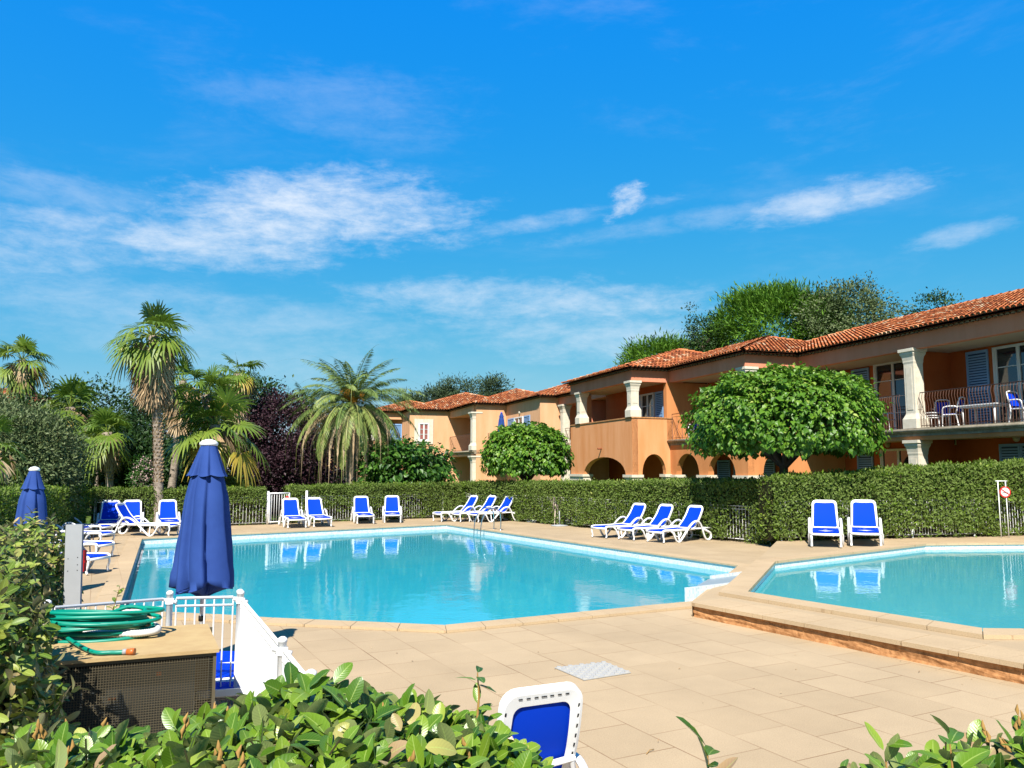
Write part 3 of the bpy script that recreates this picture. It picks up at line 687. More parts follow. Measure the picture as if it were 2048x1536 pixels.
def wall_light(parent, u, w, z):
    mb = MB(); c = B(u, w, z); M_ = Matrix.Translation(c) @ BN.to_track_quat('Z', 'Y').to_matrix().to_4x4()
    pr = [(.135, 0), (.135, .03), (.115, .045), (.11, .07), (.07, .11), (.02, .125)]
    t = MB(); t.lathe(pr, n=16); mb.add([M_ @ Vector(v) for v in t.v], t.f, 0, smooth=True); return mb.build('wall_light', 'light_globe', parent)
def vent(parent, u, w, z):
    mb = MB(); mb.ubox(u - .09, u + .09, w, w + .02, z - .11, z + .11, 0); mb.ubox(u - .06, u - .01, w + .021, w + .026, z - .07, z + .07, 1); mb.ubox(u + .01, u + .06, w + .021, w + .026, z - .07, z + .07, 1)
    return mb.build('vent', ['stone', 'black_hole'], parent)
def arch_poly(x0, x1, z0, z1, arches):
    """outline of a wall (x,z) standing on z0 with arched openings from the ground: arches (a, b, spring, top)"""
    pts = [(x0, z1), (x0, z0)]
    for a, b, sp, tp in arches:
        pts.append((a, z0)); n = 14
        for i in range(n + 1):
            t = math.pi * i / n; pts.append(((a + b) / 2 - math.cos(t) * (b - a) / 2, sp + math.sin(t) ** .85 * (tp - sp)))
        pts.append((b, z0))
    pts += [(x1, z0), (x1, z1)]; return pts
GZ = .3; SL = 3.29                                       # ground at the row, top of the balcony slab
near_b = empty('apartment_building', B(6, 0, 0), 0, 'orange rendered two storey holiday apartments with a clay tile roof, nearest block on the right', 'building')
far_b = empty('apartment_building', B(45, 4, 0), 0, 'pale peach two storey apartment block with clay tile roof, farther away behind the date palm', 'building')
class Anchor:                                            # parts are built in world space, then moved under their building
    def __init__(s, e): s.e = e
def adopt(b):
    for c in list(b.children): c.matrix_parent_inverse = Matrix.Translation(-b.location)
def wallpart(parent, mb, m, name='wall'): return mb.build(name, m, parent)
def slab(parent, u0, u1, w, win, und='soffit'):
    mb = MB(); mb.ubox(u0, u1, win, w + .10, SL - .14, SL); mb.ubox(u0, u1, win, w + .03, SL - .24, SL - .14)
    mb.tube([B(u0, w + .10, SL - .07), B(u1, w + .10, SL - .07)], .06, 8)
    return mb.build('balcony_slab', 'slab_stone', parent)
# --- section 1: open balconies, nearest
PB, REC = near_b, 1.9
W1, W2 = 2.27, 4.0; U1, U2, U3 = 8.77, 14.1, 20.5
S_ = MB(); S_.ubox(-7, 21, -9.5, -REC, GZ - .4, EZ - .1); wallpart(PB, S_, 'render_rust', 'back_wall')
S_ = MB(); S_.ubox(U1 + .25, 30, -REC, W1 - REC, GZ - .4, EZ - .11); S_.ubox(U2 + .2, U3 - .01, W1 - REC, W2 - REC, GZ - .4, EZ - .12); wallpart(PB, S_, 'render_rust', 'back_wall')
for (u0, u1, w) in ((-7, U1, 0), (U1, U2, W1), (U2, U3, W2)):
    mb = MB(); mb.ubox(u0 + (.26 if u0 > 0 else 0), u1 - (.0), w - REC, w - .26, 5.71, 5.76); wallpart(PB, mb, 'soffit', 'ceiling')
    mb = MB(); mb.ubox(u0, u1 + (.26 if u1 < 20 else 0), w - .26, w, 5.67, EZ + .02)
    if u0 > 0: mb.ubox(u0, u0 + .26, w - 2.4, w - .26, 5.67, EZ + .02)
    wallpart(PB, mb, 'render_salmon', 'fascia_beam')
slab(PB, -7, U1, 0, -REC); slab(PB, U1, U2, W1, W1 - REC)
mb = MB(); mb.ubox(-7, U1, -.24, 0, 2.93, SL - .24); mb.ubox(-7, U1, -REC, -.24, 2.98, SL - .245, 1); wallpart(PB, mb, ['render_orange', 'soffit'], 'beam')
for u in (3.72, -2.6):
    column(PB, u, -.16, SL, 5.70); column(PB, u, -.16, GZ, 2.94)
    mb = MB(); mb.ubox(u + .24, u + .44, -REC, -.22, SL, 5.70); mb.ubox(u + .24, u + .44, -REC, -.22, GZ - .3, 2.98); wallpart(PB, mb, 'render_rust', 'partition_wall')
mb = MB(); mb.ubox(U1, U1 + .25, -REC, .45, SL, 5.67); mb.ubox(U1, U1 + .25, -REC, .45, GZ - .3, SL - .24); wallpart(PB, mb, 'render_orange', 'end_wall')
railing(PB, B(-6.9, -.05, 0), B(3.42, -.05, 0), SL); railing(PB, B(4.2, -.05, 0), B(U1 - .05, -.05, 0), SL)
def fu(px): return FU(px, 780, -REC)[0]
shutter(PB, fu(1982), fu(1938), -REC, SL + .05, FU(1960, 701, -REC)[1])
french_door(PB, fu(2098), fu(1993), -REC, SL, FU(2010, 692, -REC)[1])
shutter(PB, fu(2152), fu(2102), -REC, SL + .05, 5.5)
shutter(PB, fu(1741), fu(1706), -REC, SL + .05, FU(1720, 738, -REC)[1])
french_door(PB, fu(1830), fu(1752), -REC, SL, FU(1760, 728, -REC)[1])
zl = FU(2010, 888, -REC)[1]
shutter(PB, fu(2034), fu(1993), -REC, GZ, zl); shutter(PB, fu(2075), fu(2035), -REC, GZ, zl)
french_door(PB, fu(1830), fu(1757), -REC, GZ, FU(1780, 898, -REC)[1]); shutter(PB, fu(1741), fu(1710), -REC, GZ, 2.6)
for px, py in ((2023, 676), (1770, 719), (2034, 876), (1776, 889)): u, z = FU(px, py, -REC); wall_light(PB, u, -REC, z)
for px, py in ((1903, 694), (1678, 739), (1908, 883)): u, z = FU(px, py, -REC); vent(PB, u, -REC, z)
# --- section 2: porch behind the round tree
column(PB, U1 + .26, W1 - .26, SL, 5.70)
railing(PB, B(U1 + .55, W1 - .06, 0), B(U2 - .1, W1 - .06, 0), SL, cross=True)
railing(PB, B(U1 + .06, W1 - .5, 0), B(U1 + .06, .5, 0), SL, cross=True)
u0a = FU(1480, 950, W1)[0]
mb = MB(); ap = arch_poly(U1, U2, GZ - .3, SL - .24, [(U1 + .75, U1 + 2.55, 1.75, 2.65), (U1 + 3.15, U2 - .45, 1.75, 2.7)])
mb.prism([B(x, W1, z) for x, z in ap], (0, 0, 0), -BN * .3); ap = arch_poly(.45, W1 - .01, GZ - .3, SL - .24, [(.75, W1 - .62, 1.8, 2.6)])
mb.prism([B(U1, x, z) for x, z in ap if x <= W1 - .0], (0, 0, 0), BE * .28); wallpart(PB, mb, 'render_orange', 'arcade_wall')
def pier(parent, u, w, du, dw, z=1.84):
    mb = MB(); mb.ubox(u - du - .08, u + du + .08, w - dw - .08, w + dw + .08, z - .09, z + .02); mb.ubox(u - du - .03, u + du + .03, w - dw - .03, w + dw + .03, GZ - .3, z - .09)
    return mb.build('pier', 'stone', parent)
pier(PB, U1 + .36, W1 - .3, .38, .32); pier(PB, U1 + 2.85, W1 - .15, .3, .17); pier(PB, U2 - .2, W1 - .15, .26, .17)
shutter(PB, FU(1483, 800, W1 - REC)[0] - 1, FU(1440, 900, W1 - REC)[0] - 1, W1 - REC, GZ, 2.7)
for (a, b) in ((1552, 1522), (1462, 1437)):
    shutter(PB, FU(a, 950, .37)[0], FU(b, 950, .37)[0], .37, GZ, 2.45)
vent(PB, FU(1413, 768, W1 - REC)[0], W1 - REC, FU(1413, 768, W1 - REC)[1])
# --- section 3: porch with solid parapet and arches
PT = 4.16
mb = MB(); zt = PT
c0 = FU(1252, 950, W2)[0]; c1_ = FU(1168, 950, W2)[0]; ztop = FU(1212, 914, W2)[1]
ap = arch_poly(U2, U3, GZ - .3, zt, [(c0, c1_, 1.75, ztop)]); mb.prism([B(x, W2, z) for x, z in ap], (0, 0, 0), -BN * .3)
k0 = KW(1333, 950, U2)[0]; k1 = KW(1285, 950, U2)[0]; kt = KW(1310, 908, U2)[1]
ap = arch_poly(W1 - .1, W2 - .005, GZ - .3, zt - .003, [(k0, k1, 1.8, kt)]); mb.prism([B(U2, x, z) for x, z in ap], (0, 0, 0), BE * .3)
mb.ubox(U2 + .3, U3, W1 - REC, W2 - .3, SL - .2, SL); wallpart(PB, mb, 'render_ochre', 'porch_wall')
mb = MB(); mb.ubox(U2 - .03, U3, W2 - .33, W2 + .03, PT, PT + .05); mb.ubox(U2 - .03, U2 + .33, W1 - .1, W2 - .33, PT, PT + .05); wallpart(PB, mb, 'brick_face', 'parapet_coping')
mb = MB(); mb.ubox(U2, U2 + .25, -.2, W1 + .12, SL, 5.67); mb.ubox(U2, U2 + .25, -.2, W1 - .1, GZ - .3, SL - .2); wallpart(PB, mb, 'render_orange', 'end_wall')
column(PB, U2 + .22, W2 - .17, PT + .05, 5.70, .44); column(PB, FU(1157, 780, W2)[0], W2 - .17, PT + .05, 5.70, .44)
pier(PB, (U2 + c0) / 2, W2 - .17, abs(c0 - U2) / 2 + .02, .19); pier(PB, (c1_ + U3) / 2, W2 - .17, abs(U3 - c1_) / 2, .19); pier(PB, U2 + .15, W1 - .0, .17, .22, 1.86)
for px in (1205, 1300):
    pass
french_door(PB, U2 + 1.5, U2 + 2.7, W2 - REC, SL, 5.4); shutter(PB, U2 + .75, U2 + 1.4, W2 - REC, SL + .05, 5.4); shutter(PB, U2 + 2.8, U2 + 3.45, W2 - REC, SL + .05, 5.4)
mb = MB(); sp = B(*[FU(1203, 897, W2)[0], W2, FU(1203, 897, W2)[1]]); mb.tube([sp - BN * .05, sp + BN * .22 + Vector((0, 0, -.02))], .05, 8); wallpart(PB, mb, 'rust', 'drain_spout')
wall_light(PB, U2 + 3.1, W2 - REC, 5.35)
mb = MB(); mb.ubox(U3 - .25, U3, W2 - 1.0, W2 - .3, PT, 5.67); mb.ubox(U3 - .25, U3, W2 - REC, W2 - .301, GZ - .3, SL - .2); wallpart(PB, mb, 'render_peach', 'end_wall')
# --- section 4
W3 = 2.0; U4 = 27.0
mb = MB(); mb.ubox(U3, U4, W3 - 6, W3 - REC, GZ - .4, EZ - .13); wallpart(PB, mb, 'render_peach', 'back_wall')
mb = MB(); mb.ubox(U3, U4, W3 - .26, W3, 5.67, EZ + .02); mb.ubox(U3, U4, W3 - REC, W3 - .26, 5.71, 5.76); mb.ubox(U3 + 2.6, U3 + 2.85, W3 - REC, W3 - .2, GZ, 5.7); wallpart(PB, mb, 'render_salmon', 'fascia_beam')
slab(PB, U3, U4, W3, W3 - REC); column(PB, FU(1127, 850, W3)[0], W3 - .1, SL, 5.69, .5); column(PB, FU(1127, 850, W3)[0], W3 - .1, GZ, 3.0, .5)
railing(PB, B(U3, W3, 0), B(U4, W3, 0), SL, cross=True)
hip_roof(PB, -9, 16, 0, 5.0, seed=1); hip_roof(PB, U1, 20, W1, 4.0, seed=5); hip_roof(PB, U2, U3, W2, 4.2, seed=9); hip_roof(PB, U3 - 3, U4 + 2, W3, 4.2, seed=13)
# --- the farther block
FB = far_b
W5, U5 = 3.1, 33.1; W6, U6 = 5.16, 39.5; W7, U7 = 8.0, 42.0; W8, U8 = 10.1, 62.0
mb = MB(); mb.ubox(U4, U5 + 9, W5 - 7, W5, GZ - .4, EZ); wallpart(FB, mb, 'render_peach', 'wall')
mb = MB(); mb.ubox(U5, U6, -2, W6 - 2.3, GZ - .4, EZ - .01); mb.ubox(U5, U5 + .3, W5 - 1, W6 - .1, GZ - .3, EZ - .02)
wallpart(FB, mb, 'render_peach', 'wall')
mb = MB(); mb.ubox(U5 + .3, U6, W6 - .26, W6, 5.67, EZ); mb.ubox(U5 + .3, U6, W6 - 2.3, W6 - .26, 5.71, 5.76); mb.ubox(U5 + .3, U6, W6 - .25, W6, 2.93, SL - .24); wallpart(FB, mb, 'render_peach', 'fascia_beam')
slab(FB, U5, U6, W6, W6 - 2.3)
column(FB, U5 + .35, W6 - .12, SL, 5.69, .6); column(FB, U5 + .35, W6 - .12, GZ, 2.94, .6)
railing(FB, B(U5 + .6, W6 - .03, 0), B(U6, W6 - .03, 0), SL, pitch=.2)
mb = MB(); mb.ubox(U6, U6 + 4, 0, W7, GZ - .4, EZ - .02); wallpart(FB, mb, 'render_peach', 'wall')
# stone framed window in the end wall
a_, zt_ = KW(829, 838, U6); b_, zb_ = KW(866, 888, U6); wl, wr = max(a_, b_), min(a_, b_)
mb = MB(); mb.ubox(U6 - .05, U6, wr, wr + .28, zb_, zt_); mb.ubox(U6 - .05, U6, wl - .28, wl, zb_, zt_); mb.ubox(U6 - .05, U6, wr + .28, wl - .28, zt_ - .28, zt_); mb.ubox(U6 - .05, U6, wr + .28, wl - .28, zb_, zb_ + .2)
mb.ubox(U6 - .12, U6 - .05, wr + .2, wl - .2, zb_ + .14, zb_ + .2); fr_ = mb.build('window_surround', 'stone', FB)
french_door(FB, wr + .28, wl - .28, U6, zb_ + .2, zt_ - .28, 'window', 2, 2, 'u', 'curtain')
# facade windows of section 5
for a, b in ((1029, 1017), (1061, 1049)): shutter(FB, FU(b, 800, W5)[0] if False else min(FU(a, 845, W5)[0], FU(b, 845, W5)[0]), max(FU(a, 845, W5)[0], FU(b, 845, W5)[0]), W5, 4.15 - .4, 5.25)
ua, ub = sorted((FU(1031, 845, W5)[0], FU(1047, 845, W5)[0])); french_door(FB, ua, ub, W5, 3.75, 5.25, 'window', 2, 2)
wall_light(FB, FU(1040, 822, W5)[0], W5, 5.5)
slab(FB, U5 - 3.2, U5, W5 + 1.2, W5); railing(FB, B(U5 - 3.2, W5 + 1.2, 0), B(U5, W5 + 1.2, 0), SL, cross=True); railing(FB, B(U5 - 3.2, W5, 0), B(U5 - 3.2, W5 + 1.2, 0), SL, cross=True)
# sections 7 and 8: shuttered window and porch with parapet
mb = MB(); mb.ubox(U7, U8, 2, W8 - 2.2, GZ - .4, EZ - .03); mb.ubox(U7 + .3, U8, W8 - .26, W8, 5.67, EZ); mb.ubox(U7, U7 + .26, W7 - .5, W8, 5.67, EZ - .02); wallpart(FB, mb, 'render_peach', 'wall')
mb = MB(); ap = arch_poly(U7, U8, GZ - .3, PT, [(U7 + 1.5, U7 + 5.5, 1.6, 2.7), (U7 + 8, U7 + 12.5, 1.6, 2.7)]); mb.prism([B(x, W8, z) for x, z in ap], (0, 0, 0), -BN * .3)
ap = arch_poly(W7 - .2, W8 - .01, GZ - .3, PT - .01, [(W7 + .25, W8 - .4, 1.6, 2.6)]); mb.prism([B(U7, x, z) for x, z in ap], (0, 0, 0), BE * .3); mb.ubox(U7 + .3, U8, W8 - 2.2, W8 - .3, SL - .2, SL); wallpart(FB, mb, 'render_peach', 'porch_wall')
for u in (U7 + .25, U7 + 5.2, U7 + 12.5): column(FB, u, W8 - .16, PT, 5.69, .55)
# second leg of the porch, seen left of the date palm trunk
mb = MB(); ap = arch_poly(W8 - .3, W8 + 2.3, GZ - .3, PT, [(W8 + .25, W8 + 1.75, 1.6, 2.7)]); mb.prism([B(U7 + 8, x, z) for x, z in ap], (0, 0, 0), BE * 6); mb.ubox(U7 + 8, U7 + 14, W8 - .3, W8 + 2.3, 5.67, EZ - .02); wallpart(FB, mb, 'render_peach', 'porch_wall')
column(FB, U7 + 8.3, W8 + 2.0, PT, 5.69, .6); column(FB, U7 + 8.3, W8 + .3, PT, 5.69, .6)
ca, cb = sorted((KW(768, 880, U7 - .0)[0], KW(790, 880, U7)[0])); shutter(FB, ca, cb, U6 + .02, 3.5, 5.2, 'u')
hip_roof(FB, U4, U5 + 5, W5, 4.2, seed=17); hip_roof(FB, U5, U6 + 3, W6, 4.2, seed=21); hip_roof(FB, U6, U7 + 8, W7, 5.4, seed=25); hip_roof(FB, U7, U8, W8, 3.2, seed=29); hip_roof(FB, U7 + 8, U7 + 14, W8 + 2.3, 3.4, seed=33)
adopt(near_b); adopt(far_b)
# a roof and a bit of wall of another house beyond the palms, far left
hb = empty('house', (-33, 52, 0), 0, 'tiled house mostly hidden by palms and bushes at the far left edge', 'house')
mb = MB(); mb.box((-42, 50, -.05), (-29.6, 60, 5.4)); mb.build('wall', 'render_orange', hb)
mb = MB(); e0, e1, r0, r1 = (-43, 49.4, 5.4), (-29.0, 49.4, 5.4), (-38.5, 55, 7.6), (-33.5, 55, 7.6)
roof_plane(mb, e0, e1, [e0, e1, r1, r0]); mb.add([e1, (-29.0, 60.6, 5.4), r1], [(0, 1, 2)], 1); ridge(mb, e1, r1); mb.build('roof', ['tile', 'tile_under', 'mortar'], hb, fix=False); adopt(hb)
# ================================================================== SUN LOUNGERS
def smooth_path(pts, n=6):
    """Catmull-Rom through the points"""
    p = [Vector(q) for q in pts]; out = []
    for i in range(len(p) - 1):
        a, b, c, d = p[max(i - 1, 0)], p[i], p[i + 1], p[min(i + 2, len(p) - 1)]
        for k in range(n):
            t = k / n; out.append(.5 * ((2 * b) + (c - a) * t + (2 * a - 5 * b + 4 * c - d) * t * t + (3 * b - a - 3 * c + d) * t ** 3))
    out.append(p[-1]); return out
def rrect(w, y0, y1, r, n=5, top=None):
    """rounded rectangle outline in (lateral, along)"""
    pts = []; top = top or w
    for cx, cy, a0, rr, ww in ((1, y1, 0, r, top), (-1, y1, 90, r, top), (-1, y0, 180, r * .5, w), (1, y0, 270, r * .5, w)):
        for i in range(n + 1):
            if i == 0 and (cx, y0 if cy == y0 else None) == (-1, y0) and cy == y0 and pts:
                pa_ = pts[-1]; ang_ = R(a0); pb2 = (cx * (ww - rr) + math.cos(ang_) * rr, cy + rr + math.sin(ang_) * rr)
                pts += [(pa_[0] + (pb2[0] - pa_[0]) * q / 9, pa_[1] + (pb2[1] - pa_[1]) * q / 9) for q in range(1, 9)]
            a = R(a0 + 90 * i / n); pts.append((cx * (ww - rr) + math.cos(a) * rr, (cy - rr if cy == y1 else cy + rr) + math.sin(a) * rr))
    pa_, pb2 = pts[-1], pts[0]; pts += [(pa_[0] + (pb2[0] - pa_[0]) * q / 9, pa_[1] + (pb2[1] - pa_[1]) * q / 9) for q in range(1, 9)]
    return pts
def make_lounger(ang=52):
    """x towards the feet, y across, z up; origin on the ground under the hip"""
    root = empty('sun_lounger', (0, 0, 0))
    hw = .308
    # seat: white rails with a blue sling between
    f = MB(); f.smooth = True
    rail = [(-.30, .36), (0, .355), (.4, .345), (.8, .345), (1.12, .35), (1.22, .335), (1.25, .30)]
    for s in (-1, 1): f.tube(smooth_path([(x, s * hw, z) for x, z in rail], 4), .028, 8, flat=1.3)
    f.tube([(1.25, -hw, .30), (1.255, 0, .295), (1.25, hw, .30)], .03, 8); f.tube([(-.30, -hw, .335), (-.30, hw, .335)], .02, 8)
    for x in (.1, .6): f.tube([(x, -hw, .33), (x, hw, .33)], .018, 6)
    for s in (-1, 1):                                    # foot end legs
        f.tube(smooth_path([(1.22, s * hw, .31), (1.24, s * hw, .2), (1.20, s * hw, .09), (1.23, s * hw, .02)], 4), [.026] * 13, 8)
    for s in (-1, 1): f.tube([(-.30, s * hw, .36), (-.98, s * hw, .35)], .022, 8)
    f.tube([(-.98, -hw, .35), (-.98, hw, .35)], .02, 8)
    seat = f.build('seat_frame', 'white_plastic', root)
    g = MB(); n = 12; prof = smooth_path([(x, 0, z) for x, z in rail[:6]], 3); k = len(prof)
    vs = [(q.x, y, q.z + .012 - .02 * (1 - abs(y) / hw)) for q in prof for y in (-hw + .02, -hw * .5, 0, hw * .5, hw - .02)]
    g.add(vs, [(i * 5 + j, i * 5 + j + 1, i * 5 + j + 6, i * 5 + j + 5) for i in range(k - 1) for j in range(4)], 0, smooth=True)
    vs = [(x, y, z - .008) for x, y, z in vs]
    g.add(vs, [(i * 5 + j, i * 5 + j + 5, i * 5 + j + 6, i * 5 + j + 1) for i in range(k - 1) for j in range(4)], 0, smooth=True)
    g.build('seat_sling', 'sling_blue', seat, fix=False)
    # back rest
    ca, sa = math.cos(R(ang)), math.sin(R(ang)); ex = Vector((-ca, 0, sa)); en = Vector((sa, 0, ca)); o = Vector((-.26, 0, .37))
    def bp(y, t, d=0): return o + ex * t + Vector((0, y, 0)) + en * (d - .05 * math.sin(math.pi * min(1, max(0, t / .8))))
    b = MB(); out = rrect(hw + .0, -.02, .80, .11, 5, hw - .02); inn = rrect(hw - .042, .012, .748, .075, 5, hw - .066); k = len(out)
    lip = rrect(hw - .018, .0, .78, .095, 5, hw - .040)
    rin = rrect(hw - .078, .05, .700, .06, 5, hw - .105)
    for loop, d0, d1 in ((out, -.025, .02),):
        vs = [bp(y, t, d0) for y, t in out] + [bp(y, t, d1) for y, t in out] + [bp(y, t, .026) for y, t in lip] + [bp(y, t, .012) for y, t in inn] + [bp(y, t, -.020) for y, t in rin] + [bp(y, t, -.012) for y, t in lip] + [bp(y, t, -.03) for y, t in lip]
        order = [0, 1, 2, 3, 4, 6, 0]
        for a, c in zip(order[:-1], order[1:]): b.add(vs, [(a * k + i, a * k + (i + 1) % k, c * k + (i + 1) % k, c * k + i) for i in range(k)], 0, smooth=True)
    for i in range(-3, 4):                               # slots in the rim at the back
        c = bp(i * .055, .757, -.0315); w2 = .014 if i else .02
        q = [c + Vector((0, -w2, 0)) - ex * .005, c + Vector((0, w2, 0)) - ex * .005, c + Vector((0, w2, 0)) + ex * .005, c + Vector((0, -w2, 0)) + ex * .005]
        b.add(q, [(0, 1, 2, 3)], 1)
    for s in (-1, 1):
        for i in range(7):
            c = bp(s * (hw - .032 - .026 * (.25 + i * .07)), .25 + i * .07, -.0245); q = [c + Vector((0, -.006, 0)) - ex * .014, c + Vector((0, .006, 0)) - ex * .014, c + Vector((0, .006, 0)) + ex * .014, c + Vector((0, -.006, 0)) + ex * .014]
            q = [v - en * .006 for v in q]; b.add(q, [(0, 1, 2, 3)], 1)
    b.tube([bp(-hw + .03, .30, -.045), bp(0, .27, -.05), bp(hw - .03, .30, -.045)], .032, 8, flat=.6)
    for s in (-1, 1): b.tube([bp(s * (hw - .05), .30, -.045), Vector((-.55, s * (hw - .05), .36))], .02, 6)
    back = b.build('backrest', ['white_plastic', 'black_hole'], root, fix=False)
    g = MB(); ts = [.0 + .755 * i / 8 for i in range(9)]; ys = [-1, -.5, 0, .5, 1]
    for dd, fl in ((.010, 1), (.004, 0)):
        vs = [bp(y * (hw - .040 - .025 * t), t, dd - .010 * (1 - y * y)) for t in ts for y in ys]
        g.add(vs, [(i * 5 + j, i * 5 + j + 1, i * 5 + j + 6, i * 5 + j + 5) for i in range(8) for j in range(4)], 0, smooth=True)
    g.build('back_sling', 'sling_blue', back, fix=False)
    # looped side members that are leg and armrest at once
    for s in (-1, 1):
        a = MB(); y = s * (hw + .045)
        pts = [(.86, s * hw, .33), (.80, y, .27), (.72, y, .14), (.62, y, .04), (.50, y, .025), (.38, y, .10), (.16, y, .28), (-.06, y, .46), (-.22, y, .555), (-.38, y, .57), (-.50, y, .49), (-.57, y, .36), (-.64, y, .18), (-.73, y, .05), (-.86, y, .03), (-.95, y, .10), (-.93, y, .20), (-.82, y, .26), (-.68, s * hw, .33)]
        a.tube(smooth_path(pts, 4), .034, 8, flat=.8)
        a.tube([(.5, y - s * .0, .03), (.5, s * hw, .30)], .018, 6)
        a.build('armrest_leg', 'white_plastic', root, fix=False)
    for o in list(root.children) + [g for c in root.children for g in c.children]:
        for v in o.data.vertices:
            if v.co.x > 0: v.co.x *= .84
    return root
L52 = make_lounger(52)
used = [False]
def lounger(px, py, foot, label, group=None, z=0.0, src=None):
    s = src or L52
    o = s if not used[0] and src is None else copy_tree(s)
    if src is None: used[0] = True
    p = G(px, py, z); o.location = p; o.rotation_euler = (0, 0, math.atan2(foot[1], foot[0]))
    return tag(o, label, 'sun lounger', group)
gp = 'blue and white sun loungers round the pool'
lounger(585, 1053, (.44, -1), 'blue white-framed sun lounger at the far pool edge, in front of the white gate', gp)
lounger(634, 1051, (.46, -1), 'blue sun lounger just right of the one by the white gate', gp)
lounger(725, 1045, (.30, -1), 'blue sun lounger before the back hedge, left one of the middle pair', gp)
lounger(784, 1043, (.17, -1), 'blue sun lounger before the back hedge, right one of the middle pair', gp)
lounger(918, 1041.5, (-.80, -.60), 'farthest left of the three side-on loungers behind the pool ladder', gp)
lounger(955, 1042, (-.80, -.60), 'middle one of the three side-on loungers behind the pool ladder', gp)
lounger(990, 1043, (-.80, -.60), 'right one of the three side-on loungers behind the pool ladder', gp)
lounger(1247, 1073, (-.80, -.60), 'left one of the three side-on loungers along the right pool edge', gp)
lounger(1301, 1077, (-.80, -.60), 'middle one of the three side-on loungers along the right pool edge', gp)
lounger(1360, 1082, (-.80, -.60), 'right one of the three side-on loungers along the right pool edge', gp)
lounger(1652, 1088, (-.36, -.95), 'sun lounger facing the paddling pool, left of the pair before the right hedge', gp, PZ)
lounger(1731, 1087, (-.40, -.95), 'sun lounger facing the paddling pool, right of the pair before the right hedge', gp, PZ)
lounger(217, 1062.5, (.44, -1), 'sun lounger at the far left corner in front of the hedge shadow', gp)
lounger(262, 1061, (.45, -1), 'sun lounger half hidden behind the side-on one left of the palm trunk', gp)
lounger(283, 1071, (1, -.05), 'sun lounger turned side-on, pointing at the tall palm trunk', gp)
lounger(336, 1060, (.50, -1), 'sun lounger just right of the tall palm trunk', gp)
lounger(100, 1078, (1, .02), 'sun lounger mostly hidden behind the left hedge, only its blue back top showing', gp, src=None)
for o_ in list(col.objects):
    if o_.get('category') == 'sun lounger' and 'facing the paddling pool' in o_['label']: o_.scale = (1.06,) * 3
L8 = make_lounger(8)
L8.location = G(146, 1074); L8.rotation_euler = (0, 0, R(-3)); tag(L8, 'flat white lounger with blue sling behind the top of the grey board', 'sun lounger', gp)
for px, py, lab, rz in ((142, 1090, 'flat sun lounger on the left deck, second of the row beside the grey board', -5), (128, 1115, 'flat sun lounger on the left deck, third of the row beside the grey board', -8), (104, 1145, 'flat sun lounger on the left deck nearest the camera, beside the grey board', -10)):
    o = copy_tree(L8); o.location = G(px, py); o.rotation_euler = (0, 0, R(rz)); tag(o, lab, 'sun lounger', gp)
L75 = make_lounger(68); L75.scale = (.83,) * 3; L75.location = (-.035, 4.75, 0); L75.rotation_euler = (0, 0, math.atan2(.9, -.42))
tag(L75, 'large blue and white sun lounger seen from behind over the leafy foreground hedge', 'sun lounger', gp)
o = copy_tree(L8); o.location = (-2.28, 6.9, 0); o.rotation_euler = (0, 0, math.atan2(.95, -.3)); tag(o, 'sun lounger partly seen through the white fence beside the wooden topped cage', 'sun lounger', gp)

